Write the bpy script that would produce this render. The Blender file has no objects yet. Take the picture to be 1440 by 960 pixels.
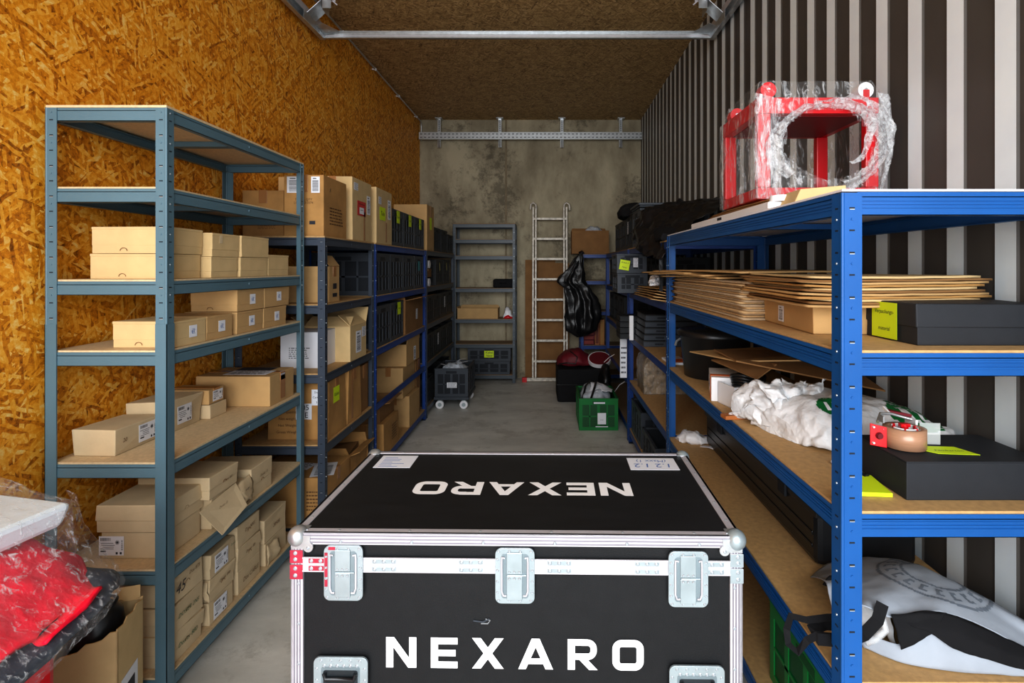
import bpy, bmesh, math, random
from mathutils import Vector, Matrix, noise
from mathutils.bvhtree import BVHTree
R = math.radians
COL = bpy.context.scene.collection
rng = random.Random(7)
FPX, CX, CY, CH = 768.0, 770.0, 375.0, 1.45
def P(px, py, Y):            # where a point of the photo stands when it is Y metres away
    return Vector(((px-CX)*Y/FPX, Y, CH-(py-CY)*Y/FPX))

# ---------------------------------------------------------------- materials
MATS = {}
def nodes(name):
    m = bpy.data.materials.new(name); m.use_nodes = True
    nt = m.node_tree; nt.nodes.clear()
    out = nt.nodes.new('ShaderNodeOutputMaterial'); b = nt.nodes.new('ShaderNodeBsdfPrincipled')
    nt.links.new(b.outputs[0], out.inputs[0])
    return m, nt, b, out
def lin(c):
    return tuple((x/12.92 if x <= .04045 else ((x+.055)/1.055)**2.4) for x in c)
def rgb(r, g, b): return lin((r/255, g/255, b/255))+(1,)
def mat(name, col, rough=.6, metal=0, var=.08, scale=8, bump=.0, bscale=60, spec=.5, stretch=(1,1,1), bdist=.002, trans=0, alpha=1):
    if name in MATS: return MATS[name]
    m, nt, b, out = nodes(name); L = nt.links
    tc = nt.nodes.new('ShaderNodeTexCoord'); mp = nt.nodes.new('ShaderNodeMapping')
    mp.inputs['Scale'].default_value = stretch
    L.new(tc.outputs['Object'], mp.inputs[0])
    n = nt.nodes.new('ShaderNodeTexNoise'); n.inputs['Scale'].default_value = scale; n.inputs['Detail'].default_value = 5
    L.new(mp.outputs[0], n.inputs[0])
    r = nt.nodes.new('ShaderNodeValToRGB')
    c = rgb(*col)
    r.color_ramp.elements[0].position = .3; r.color_ramp.elements[1].position = .7
    r.color_ramp.elements[0].color = tuple(max(0, x*(1-var)) for x in c[:3])+(1,)
    r.color_ramp.elements[1].color = tuple(min(1, x*(1+var)) for x in c[:3])+(1,)
    L.new(n.outputs[0], r.inputs[0]); L.new(r.outputs[0], b.inputs['Base Color'])
    b.inputs['Roughness'].default_value = rough; b.inputs['Metallic'].default_value = metal
    b.inputs['Specular IOR Level'].default_value = spec
    if alpha < 1: b.inputs['Alpha'].default_value = alpha
    if bump:
        n2 = nt.nodes.new('ShaderNodeTexNoise'); n2.inputs['Scale'].default_value = bscale; n2.inputs['Detail'].default_value = 3
        L.new(mp.outputs[0], n2.inputs[0])
        bp = nt.nodes.new('ShaderNodeBump'); bp.inputs['Strength'].default_value = bump; bp.inputs['Distance'].default_value = bdist
        L.new(n2.outputs[0], bp.inputs['Height']); L.new(bp.outputs[0], b.inputs['Normal'])
    MATS[name] = m; return m
def osb(name, stops, axes, rough=.55, sc=1.0):
    """stranded board: three layers of long flakes lying in different directions"""
    m, nt, b, out = nodes(name); L = nt.links; N = nt.nodes.new
    tc = N('ShaderNodeTexCoord')
    base = N('ShaderNodeMapping'); base.inputs['Rotation'].default_value = axes
    L.new(tc.outputs['Object'], base.inputs[0])
    wn = N('ShaderNodeTexNoise'); wn.inputs['Scale'].default_value = 6*sc; wn.inputs['Detail'].default_value = 3
    L.new(base.outputs[0], wn.inputs[0])
    vs = N('ShaderNodeVectorMath'); vs.operation = 'SCALE'; vs.inputs['Scale'].default_value = .05/sc
    L.new(wn.outputs['Color'], vs.inputs[0])
    va = N('ShaderNodeVectorMath'); va.operation = 'ADD'
    L.new(base.outputs[0], va.inputs[0]); L.new(vs.outputs[0], va.inputs[1])
    lay = []
    for k, ang in enumerate((8, 68, 128)):
        mp = N('ShaderNodeMapping'); mp.inputs['Rotation'].default_value = (0, 0, R(ang)); mp.inputs['Location'].default_value = (k*3.1, k*1.7, 0)
        mp.inputs['Scale'].default_value = (1, 1, 1)
        L.new(va.outputs[0], mp.inputs[0])
        m2 = N('ShaderNodeMapping'); m2.inputs['Scale'].default_value = (13*sc, 78*sc, .01)
        L.new(mp.outputs[0], m2.inputs[0])
        v = N('ShaderNodeTexVoronoi'); v.voronoi_dimensions = '2D'; v.inputs['Scale'].default_value = 1; v.inputs['Randomness'].default_value = 1
        L.new(m2.outputs[0], v.inputs['Vector'])
        sp = N('ShaderNodeSeparateColor'); L.new(v.outputs['Color'], sp.inputs[0])
        lay.append(sp)
    # each flake has its own height (G); the topmost flake shows its own tone (R)
    g1 = N('ShaderNodeMath'); g1.operation = 'GREATER_THAN'; L.new(lay[0].outputs[1], g1.inputs[0]); L.new(lay[1].outputs[1], g1.inputs[1])
    mx = N('ShaderNodeMath'); mx.operation = 'MAXIMUM'; L.new(lay[0].outputs[1], mx.inputs[0]); L.new(lay[1].outputs[1], mx.inputs[1])
    c1 = N('ShaderNodeMix'); L.new(g1.outputs[0], c1.inputs[0]); L.new(lay[1].outputs[0], c1.inputs[2]); L.new(lay[0].outputs[0], c1.inputs[3])
    g2 = N('ShaderNodeMath'); g2.operation = 'GREATER_THAN'; L.new(lay[2].outputs[1], g2.inputs[0]); L.new(mx.outputs[0], g2.inputs[1])
    c2 = N('ShaderNodeMix'); L.new(g2.outputs[0], c2.inputs[0]); L.new(c1.outputs[0], c2.inputs[2]); L.new(lay[2].outputs[0], c2.inputs[3])
    hh = N('ShaderNodeMath'); hh.operation = 'MAXIMUM'; L.new(mx.outputs[0], hh.inputs[0]); L.new(lay[2].outputs[1], hh.inputs[1])
    fine = N('ShaderNodeTexNoise'); fine.inputs['Scale'].default_value = 55*sc; fine.inputs['Detail'].default_value = 6; fine.inputs['Roughness'].default_value = .7
    L.new(va.outputs[0], fine.inputs[0])
    a = N('ShaderNodeMath'); a.operation = 'MULTIPLY_ADD'; a.inputs[1].default_value = .68; L.new(c2.outputs[0], a.inputs[0])
    f2 = N('ShaderNodeMath'); f2.operation = 'MULTIPLY_ADD'; f2.inputs[1].default_value = 1.3; f2.inputs[2].default_value = -.50; L.new(fine.outputs[0], f2.inputs[0])
    L.new(f2.outputs[0], a.inputs[2])
    r = N('ShaderNodeValToRGB'); r.color_ramp.interpolation = 'LINEAR'
    el = r.color_ramp.elements
    while len(el) > 1: el.remove(el[-1])
    el[0].position = stops[0][0]; el[0].color = rgb(*stops[0][1])
    for p_, c_ in stops[1:]:
        e = el.new(p_); e.color = rgb(*c_)
    L.new(a.outputs[0], r.inputs[0]); L.new(r.outputs[0], b.inputs['Base Color'])
    b.inputs['Roughness'].default_value = rough; b.inputs['Specular IOR Level'].default_value = .3
    bp = N('ShaderNodeBump'); bp.inputs['Strength'].default_value = .5; bp.inputs['Distance'].default_value = .003
    L.new(hh.outputs[0], bp.inputs['Height']); L.new(bp.outputs[0], b.inputs['Normal'])
    return m
def concrete(name, c0, c1, stain, sc=1.0, stain_amt=.5, rough=.75, board=False):
    m, nt, b, out = nodes(name); L = nt.links; N = nt.nodes.new
    tc = N('ShaderNodeTexCoord')
    n1 = N('ShaderNodeTexNoise'); n1.inputs['Scale'].default_value = 2.2*sc; n1.inputs['Detail'].default_value = 8; n1.inputs['Roughness'].default_value = .65
    mpp = N('ShaderNodeMapping'); mpp.inputs['Scale'].default_value = (1, 1, .45) if board else (.6, 1.3, 1)
    L.new(tc.outputs['Object'], mpp.inputs[0]); L.new(mpp.outputs[0], n1.inputs[0])
    r1 = N('ShaderNodeValToRGB'); r1.color_ramp.elements[0].position = .35; r1.color_ramp.elements[1].position = .65
    r1.color_ramp.elements[0].color = rgb(*c0); r1.color_ramp.elements[1].color = rgb(*c1)
    L.new(n1.outputs[0], r1.inputs[0])
    n2 = N('ShaderNodeTexNoise'); n2.inputs['Scale'].default_value = (9 if board else 4)*sc; n2.inputs['Detail'].default_value = 12; n2.inputs['Roughness'].default_value = .8
    L.new(tc.outputs['Object'], n2.inputs[0])
    n3 = N('ShaderNodeTexNoise'); n3.inputs['Scale'].default_value = 1.3*sc; n3.inputs['Detail'].default_value = 2
    L.new(tc.outputs['Object'], n3.inputs[0])
    mu = N('ShaderNodeMath'); mu.operation = 'MULTIPLY_ADD'; mu.inputs[1].default_value = .7
    L.new(n3.outputs[0], mu.inputs[0]); L.new(n2.outputs[0], mu.inputs[2])
    r2 = N('ShaderNodeValToRGB'); r2.color_ramp.elements[0].position = .88; r2.color_ramp.elements[1].position = 1.0
    r2.color_ramp.elements[0].color = (0,0,0,1); r2.color_ramp.elements[1].color = (stain_amt,)*3+(1,)
    L.new(mu.outputs[0], r2.inputs[0])
    mix = N('ShaderNodeMix'); mix.data_type = 'RGBA'; mix.inputs[7].default_value = rgb(*stain)
    L.new(r2.outputs[0], mix.inputs[0]); L.new(r1.outputs[0], mix.inputs[6]); L.new(mix.outputs[2], b.inputs['Base Color'])
    b.inputs['Roughness'].default_value = rough; b.inputs['Specular IOR Level'].default_value = .35
    bp = N('ShaderNodeBump'); bp.inputs['Strength'].default_value = .3; bp.inputs['Distance'].default_value = .004
    L.new(n2.outputs[0], bp.inputs['Height']); L.new(bp.outputs[0], b.inputs['Normal'])
    return m
def film(name, tint=(235,238,240), density=.25, streak=(40,6,6), lo=.48, hi=.75, base=.035):
    """clear stretch film: see-through with crinkled glossy highlights"""
    m, nt, b, out = nodes(name); L = nt.links; N = nt.nodes.new
    nt.nodes.remove(b)
    tc = N('ShaderNodeTexCoord'); mp = N('ShaderNodeMapping'); mp.inputs['Scale'].default_value = streak
    L.new(tc.outputs['Object'], mp.inputs[0])
    n = N('ShaderNodeTexNoise'); n.inputs['Scale'].default_value = 1; n.inputs['Detail'].default_value = 6; n.inputs['Roughness'].default_value = .7; n.inputs['Distortion'].default_value = .8
    L.new(mp.outputs[0], n.inputs[0])
    r = N('ShaderNodeValToRGB'); r.color_ramp.elements[0].position = lo; r.color_ramp.elements[1].position = hi
    r.color_ramp.elements[0].color = (base,)*3+(1,); r.color_ramp.elements[1].color = (density,)*3+(1,)
    L.new(n.outputs[0], r.inputs[0])
    t = N('ShaderNodeBsdfTransparent'); g = N('ShaderNodeBsdfPrincipled')
    g.inputs['Base Color'].default_value = rgb(*tint); g.inputs['Roughness'].default_value = .12; g.inputs['Specular IOR Level'].default_value = 1
    bp = N('ShaderNodeBump'); bp.inputs['Strength'].default_value = .9; bp.inputs['Distance'].default_value = .01
    L.new(n.outputs[0], bp.inputs['Height']); L.new(bp.outputs[0], g.inputs['Normal'])
    ms = N('ShaderNodeMixShader'); L.new(r.outputs[0], ms.inputs[0]); L.new(t.outputs[0], ms.inputs[1]); L.new(g.outputs[0], ms.inputs[2])
    L.new(ms.outputs[0], out.inputs[0]); return m

M_OSBW = osb('osb_wall', [(.0,(116,64,8)),(.2,(196,116,18)),(.48,(236,156,34)),(.75,(250,186,70)),(1,(255,222,140))], (0, R(90), R(0)), .55, 1.05)
M_OSBC = osb('osb_ceiling', [(.0,(86,64,38)),(.2,(150,120,78)),(.5,(184,152,102)),(.75,(204,174,122)),(1,(222,196,150))], (0,0,0), .6, 1.2)
M_CWALL = concrete('concrete_wall', (136,126,104), (188,178,152), (70,63,50), 1.0, .6, board=True)
M_FLOOR = concrete('concrete_floor', (206,205,198), (232,231,224), (170,166,156), 1.5, .5, .5)
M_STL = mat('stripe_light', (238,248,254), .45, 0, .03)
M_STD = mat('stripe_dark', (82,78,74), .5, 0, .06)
M_GALV = mat('galvanised', (200,204,206), .32, .75, .12, 30, .1)
M_ALU = mat('aluminium', (206,203,208), .4, .3, .05, 20)
M_GROOVESH = mat('aluminium_groove_shade', (142,138,146), .5, .3, .05, 20)  # shadow-toned strips laid on the trims to suggest grooves
M_ZINC = mat('zinc_latch', (172,184,188), .34, .5, .10, 14)
M_STEELD = mat('steel_dark', (60,66,70), .4, .6)
M_TEAL = mat('grey_paint', (92,120,132), .42, 0, .05, 5, .05, 200)
M_SLATE = mat('slate_paint', (62,72,86), .42, 0, .06, 5)
M_SLATE2 = mat('back_rack_paint', (72,82,90), .42, 0, .06, 5)
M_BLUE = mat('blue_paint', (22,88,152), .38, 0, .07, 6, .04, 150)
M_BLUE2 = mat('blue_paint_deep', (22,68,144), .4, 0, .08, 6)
M_HOLE = mat('slot_shadow', (22,30,40), .8, 0, .02)
M_RIVET = mat('rivet', (190,198,204), .3, .6, .02)
M_BOARD = mat('chipboard_light', (214,190,152), .75, 0, .1, 90, .2, 220)
M_BOARD3 = mat('hardboard_dim', (142,116,86), .75, 0, .12, 60, .2, 220)  # hardboard darkened for the distant racks, their dimness put into the colour
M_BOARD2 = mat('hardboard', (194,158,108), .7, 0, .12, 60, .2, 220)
M_BOARDE = mat('board_edge', (238,222,190), .75, 0, .05, 60)
M_CARD = mat('cardboard', (194,160,112), .8, 0, .06, 14, .15, 160, .2)
M_CARDL = mat('cardboard_light', (208,182,136), .8, 0, .06, 14, .15, 160, .2)
M_CARDW = mat('cardboard_worn', (182,140,86), .75, 0, .16, 9, .3, 60, .3)
M_CARDD = mat('cardboard_dark', (142,106,68), .8, 0, .12, 9, .2, 80, .2)
M_CARDG = mat('cardboard_greige', (206,186,152), .85, 0, .06, 14, .15, 130, .15)
M_CARDIN = mat('cardboard_inside', (128,92,56), .85, 0, .1, 12)
M_EDGE = mat('cardboard_cut_edge', (196,164,120), .85, 0, .12, 60)
M_PAPER = mat('paper', (232,234,240), .6, 0, .02)
M_INK = mat('ink', (44,44,52), .6, 0, .02)
M_INKB = mat('ink_blue', (90,120,180), .6, 0, .02)
M_INKG = mat('ink_green', (70,104,72), .6, 0, .02)
M_PRINT = mat('carton_print', (104,72,40), .7, 0, .05)
M_NOTE = mat('yellow_note', (212,236,30), .6, 0, .02)
M_TAPE = mat('packing_tape', (168,120,74), .2, 0, .05, 20)
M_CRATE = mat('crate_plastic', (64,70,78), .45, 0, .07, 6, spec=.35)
M_CRATED = mat('crate_plastic_dark', (40,42,44), .5, 0, .08, 6, spec=.25)  # dark plastic, deepened to carry the gloom of the far racks
M_CRATEIN = mat('crate_recess', (40,44,50), .55, 0, .05, spec=.2)  # recess panels darkened, shade between the ribs put into the colour
M_CRATEDIN = mat('crate_recess_dark', (26,27,29), .6, 0, .05, spec=.2)  # same painted-in recess shade for the dark crates
M_GREEN = mat('green_plastic', (12,120,54), .38, 0, .08, 6)
M_GREEND = mat('green_recess', (6,78,36), .45, 0, .08, 6)  # green darkened in the recesses to stand for shade
M_BLACK = mat('black_laminate', (27,28,30), .5, 0, .10, 22, .2, 300, .3)
M_BLACKT = mat('black_laminate_top', (30,31,33), .5, 0, .2, 9, .25, 300, .4, (1,4,1))
M_BLKBOX = mat('black_board', (46,48,52), .6, 0, .05, 20, .1, 200, .3)
M_BLKF = mat('black_foil', (24,24,26), .34, 0, .1, 20, .6, 22, .45, (1,1,1), .006)
M_BLKC = mat('black_cloth', (30,30,32), .8, 0, .1, 20, .3, 80, .15)
M_BLKP = mat('black_plastic', (28,29,31), .32, 0, .1, 8)
M_WHITEP = mat('white_plastic', (236,236,238), .4, 0, .02)
M_WBAG = mat('white_bag', (224,226,228), .42, 0, .04, 9, .7, 16, .5, (1,1,1), .02)
M_PAINTR = mat('worn_red_paint', (168,44,66), .45, 0, .2, 30)
M_BAGINK = mat('grey_bag_print', (112,120,130), .7)
M_GBAG = mat('grey_nonwoven', (158,165,174), .75, 0, .05, 20, .3, 60)
M_LOGO = mat('logo_green', (14,112,56), .5, 0, .03)
M_RED = mat('red_paint', (200,16,28), .35, 0, .06, 5)
M_REDC = mat('red_cloth', (226,2,48), .7, 0, .12, 9, .5, 30, .4, (1,1,1), .01)
M_NAVY = mat('navy_cloth', (34,42,58), .7, 0, .1, 9, .5, 30, .4)
M_FOAM = mat('white_foam', (214,222,226), .5, 0, .05, 9, .4, 30)
M_WINE = mat('wine_cloth', (112,20,34), .6, 0, .1, 9, .4, 30)
M_LADDER = mat('ladder_alu', (206,200,188), .5, .15, .28, 26, .3, 60)
M_LADDARK = mat('ladder_dark_brown', (84,68,52), .7, 0, .2, 30)
M_ORANGE = mat('orange_print', (224,110,40), .5, 0, .03)
M_TEALP = mat('teal_label', (60,150,160), .5)
M_WOOD = mat('wood_strip', (176,108,56), .5, 0, .2, 6, .2, 50, .4, (1,12,12))
M_TAPEB = mat('brown_tape_roll', (176,136,108), .25, 0, .06, 30, 0, 60, .6, (1,1,20))
M_CLEAR = film('clear_film', density=.5, streak=(60,14,14), lo=.5)
M_WRAP = film('stretch_wrap', density=.8, streak=(45,45,12), lo=.51, hi=.72, base=.05)
M_WRAPM = film('layered_wrap', density=.9, streak=(60,60,12), lo=.46, hi=.70, base=.10)
M_WRAPD = film('gathered_wrap', density=.95, streak=(70,70,50), lo=.40, hi=.66, base=.22)
M_WRAP2 = film('stretch_wrap_pallet', density=.85, streak=(18,60,60), lo=.53, hi=.72, base=.07)
def clearplastic():
    m, nt, b, out = nodes('clear_acrylic'); b.inputs['Base Color'].default_value = (.9,.92,.93,1)
    b.inputs['Alpha'].default_value = .28; b.inputs['Roughness'].default_value = .1; return m
M_ACR = clearplastic()

# ---------------------------------------------------------------- mesh building
class MB:
    def __init__(s): s.v = []; s.f = []; s.m = []; s.mats = []; s.sm = []
    def mi(s, m):
        if m not in s.mats: s.mats.append(m)
        return s.mats.index(m)
    def add(s, vs, fs, m, smooth=False):
        o = len(s.v); s.v += [tuple(v) for v in vs]; k = s.mi(m)
        for f in fs: s.f.append(tuple(i+o for i in f)); s.m.append(k); s.sm.append(smooth)
        return s
    def hexa(s, p, m):   # 8 corners, bottom 4 ccw then top 4
        return s.add(p, [(3,2,1,0),(4,5,6,7),(0,1,5,4),(1,2,6,5),(2,3,7,6),(3,0,4,7)], m)
    def box(s, x0, x1, y0, y1, z0, z1, m, j=0):
        p = [(x0,y0,z0),(x1,y0,z0),(x1,y1,z0),(x0,y1,z0),(x0,y0,z1),(x1,y0,z1),(x1,y1,z1),(x0,y1,z1)]
        if j: p = [tuple(c+rng.uniform(-j, j) for c in q) if i > 3 else (q[0]+rng.uniform(-j,j), q[1]+rng.uniform(-j,j), q[2]) for i, q in enumerate(p)]
        return s.hexa(p, m)
    def slab(s, a, b, c, d, t, m):    # quad abcd thickened by t along its normal
        a, b, c, d = map(Vector, (a,b,c,d)); n = (b-a).cross(d-a).normalized()*t
        return s.hexa([a,b,c,d,a+n,b+n,c+n,d+n], m)
    def bar(s, a, b, w, h, m, up=(0,0,1)):
        a, b = Vector(a), Vector(b); d = (b-a).normalized(); u = Vector(up)
        if abs(d.dot(u)) > .99: u = Vector((0,1,0))
        r = d.cross(u).normalized()*w/2; u = r.cross(d).normalized()*h/2
        return s.hexa([a-r-u,a+r-u,b+r-u,b-r-u,a-r+u,a+r+u,b+r+u,b-r+u], m)
    def cyl(s, a, b, r0, r1, m, n=16, caps=True):
        a, b = Vector(a), Vector(b); d = (b-a).normalized(); u = Vector((0,0,1)) if abs(d.z) < .9 else Vector((1,0,0))
        x = d.cross(u).normalized(); y = d.cross(x)
        vs = []
        for c, r in ((a, r0), (b, r1)):
            for i in range(n):
                t = 2*math.pi*i/n; vs.append(c+x*math.cos(t)*r+y*math.sin(t)*r)
        s.add(vs, [(i, (i+1)%n, n+(i+1)%n, n+i) for i in range(n)], m, True)
        if caps: s.add(vs, [tuple(range(n))[::-1], tuple(range(n, 2*n))], m)
        return s
    def tube(s, pts, r, m, n=8):
        pts = [Vector(p) for p in pts]; vs = []; u = None
        for i, p in enumerate(pts):
            d = (pts[min(i+1, len(pts)-1)]-pts[max(i-1, 0)]).normalized()
            if u is None: u = d.orthogonal().normalized()
            u = (u-d*u.dot(d)).normalized(); w = d.cross(u)
            rr = r[i] if isinstance(r, (list, tuple)) else r
            for k in range(n):
                t = 2*math.pi*k/n; vs.append(p+u*math.cos(t)*rr+w*math.sin(t)*rr)
        fs = [(i*n+k, i*n+(k+1)%n, (i+1)*n+(k+1)%n, (i+1)*n+k) for i in range(len(pts)-1) for k in range(n)]
        s.add(vs, fs, m, True)
        s.add(vs, [tuple(range(n))[::-1], tuple(range((len(pts)-1)*n, len(pts)*n))], m)
        return s
    def ribbon(s, pts, w, t, m, up=(0,0,1)):
        pts = [Vector(p) for p in pts]
        vs = []
        for i, p in enumerate(pts):
            d = (pts[min(i+1, len(pts)-1)]-pts[max(i-1, 0)]).normalized()
            u = Vector(up); r = d.cross(u)
            if r.length < .1: r = Vector((1,0,0))
            r.normalize(); n = r.cross(d).normalized()
            vs += [p-r*w/2, p+r*w/2, p+r*w/2+n*t, p-r*w/2+n*t]
        fs = []
        for i in range(len(pts)-1):
            for k in range(4): fs.append((i*4+k, i*4+(k+1)%4, i*4+4+(k+1)%4, i*4+4+k))
        fs += [(3,2,1,0), tuple(len(vs)-4+k for k in range(4))]
        return s.add(vs, fs, m, False)
    def sphere(s, c, r, m, seg=16, rings=10, sc=(1,1,1), cut=None):
        c = Vector(c); vs = []; 
        for i in range(rings+1):
            a = math.pi*i/rings
            for k in range(seg):
                t = 2*math.pi*k/seg
                vs.append(c+Vector((math.sin(a)*math.cos(t)*r*sc[0], math.sin(a)*math.sin(t)*r*sc[1], math.cos(a)*r*sc[2])))
        return s.add(vs, [(i*seg+k, (i+1)*seg+k, (i+1)*seg+(k+1)%seg, i*seg+(k+1)%seg) for i in range(rings) for k in range(seg)], m, True)
    def lathe(s, c, prof, m, n=24, sx=1, sy=1):
        c = Vector(c); vs = []
        for r, z in prof:
            for k in range(n):
                t = 2*math.pi*k/n; vs.append(c+Vector((r*math.cos(t)*sx, r*math.sin(t)*sy, z)))
        return s.add(vs, [(i*n+k, i*n+(k+1)%n, (i+1)*n+(k+1)%n, (i+1)*n+k) for i in range(len(prof)-1) for k in range(n)], m, True)
    def grid(s, fn, nu, nv, m, smooth=True, wrap=False):
        vs = [fn(u/nu, v/nv) for v in range(nv+1) for u in range(nu+(0 if wrap else 1))]
        w = nu if wrap else nu+1
        fs = []
        for v in range(nv):
            for u in range(nu):
                fs.append((v*w+u, v*w+(u+1)%w, (v+1)*w+(u+1)%w, (v+1)*w+u))
        return s.add(vs, fs, m, smooth)
    def text(s, txt, size, origin, U, V, m, shear=0, align='CENTER'):
        cu = bpy.data.curves.new('t', 'FONT'); cu.body = txt; cu.size = size; cu.align_x = align; cu.align_y = 'CENTER'; cu.shear = shear; cu.resolution_u = 2
        o = bpy.data.objects.new('t', cu); COL.objects.link(o)
        bpy.context.view_layer.update()
        me = bpy.data.meshes.new_from_object(o.evaluated_get(bpy.context.evaluated_depsgraph_get()))
        U, V, origin = Vector(U), Vector(V), Vector(origin)
        s.add([origin+U*v.co.x+V*v.co.y for v in me.vertices], [tuple(p.vertices) for p in me.polygons], m)
        bpy.data.meshes.remove(me); bpy.data.objects.remove(o); bpy.data.curves.remove(cu)
        return s
    def build(s, name, parent=None, bevel=0, loc=None, sub=0, solid=0):
        me = bpy.data.meshes.new(name); me.from_pydata(s.v, [], s.f)
        for m in s.mats: me.materials.append(m)
        me.polygons.foreach_set('material_index', s.m); me.polygons.foreach_set('use_smooth', s.sm)
        me.update()
        o = bpy.data.objects.new(name, me); COL.objects.link(o)
        if parent is not None: o.parent = parent
        if loc is not None: o.location = loc
        if bevel:
            b = o.modifiers.new('bevel', 'BEVEL'); b.width = bevel; b.segments = 2; b.limit_method = 'ANGLE'; b.angle_limit = R(50)
        if solid:
            b = o.modifiers.new('solid', 'SOLIDIFY'); b.thickness = solid; b.offset = 0
        if sub:
            b = o.modifiers.new('sub', 'SUBSURF'); b.levels = b.render_levels = sub
        return o

def tag(o, label, cat, group=None, kind=None):
    o['label'] = label; o['category'] = cat
    if group: o['group'] = group
    if kind: o['kind'] = kind
    return o
def thing(name, label, cat, loc=(0,0,0), rz=0, group=None):
    o = bpy.data.objects.new(name, None); COL.objects.link(o); o.empty_display_size = .1
    o.location = loc; o.rotation_euler = (0, 0, R(rz)); return tag(o, label, cat, group)
def struct(name, mb, bevel=0):
    o = mb.build(name, None, bevel); o['kind'] = 'structure'; return o
def crumple(v, amt, sc, seed=0):
    q = v*sc+Vector((seed*3.7, seed*1.3, seed*2.1))
    a = noise.noise_vector(q); b = noise.noise_vector(q*2.7)
    return v+(a+b*.5)*amt
def catmull(ps, t):
    n = len(ps)-1; x = min(max(t*n, 0), n-1e-6); i = int(x); f = x-i
    p0, p1, p2, p3 = ps[max(i-1,0)], ps[i], ps[i+1], ps[min(i+2,n)]
    return .5*((2*p1)+(p2-p0)*f+(2*p0-5*p1+4*p2-p3)*f*f+(3*p1-p0-3*p2+p3)*f*f*f)
def lerpl(ps, t):
    n = len(ps)-1; x = min(max(t*n, 0), n-1e-6); i = int(x); f = x-i
    return ps[i]*(1-f)+ps[i+1]*f
def loft(mb, lines, nu, nv, m, amt=0, sc=8, seed=0, hard=True):
    lines = [[Vector(p) for p in l] for l in lines]
    cm = lerpl if hard else catmull
    def fn(u, v):
        p = cm([catmull(l, u) for l in lines], v)
        return crumple(p, amt, sc, seed) if amt else p
    return mb.grid(fn, nu, nv, m)
def bundle(mb, secs, m, nu=28, nv=24, amt=.01, sc=9, seed=0, flat=.8, minz=None):
    """soft body: sections (centre x,y,z_base, half width vector dx,dy, height)"""
    C = [Vector(s_[0:3]) for s_ in secs]; W = [Vector((s_[3], s_[4], 0)) for s_ in secs]; H = [Vector((s_[5],0,0)) for s_ in secs]
    def fn(u, v):
        c = catmull(C, v); w = catmull(W, v); h = max(catmull(H, v).x, .002)
        a = 2*math.pi*u
        x = math.copysign(abs(math.cos(a))**flat, math.cos(a)); z = math.sin(a)
        z = (abs(z)**flat) if z > 0 else z*.02
        p = c+w*x+Vector((0,0,h*max(z, 0)))
        q = crumple(p, amt, sc, seed)
        q.z = max(q.z, c.z if minz is None else minz)
        return q
    mb.grid(fn, nu, nv, m, True, True)
    for v in (0, 1):
        ring = [fn(k/nu, v) for k in range(nu)]; c = sum(ring, Vector())/nu
        fs = [(k, (k+1)%nu, nu) for k in range(nu)]
        mb.add(ring+[c], fs if v else [f[::-1] for f in fs], m, True)
    return mb

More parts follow.
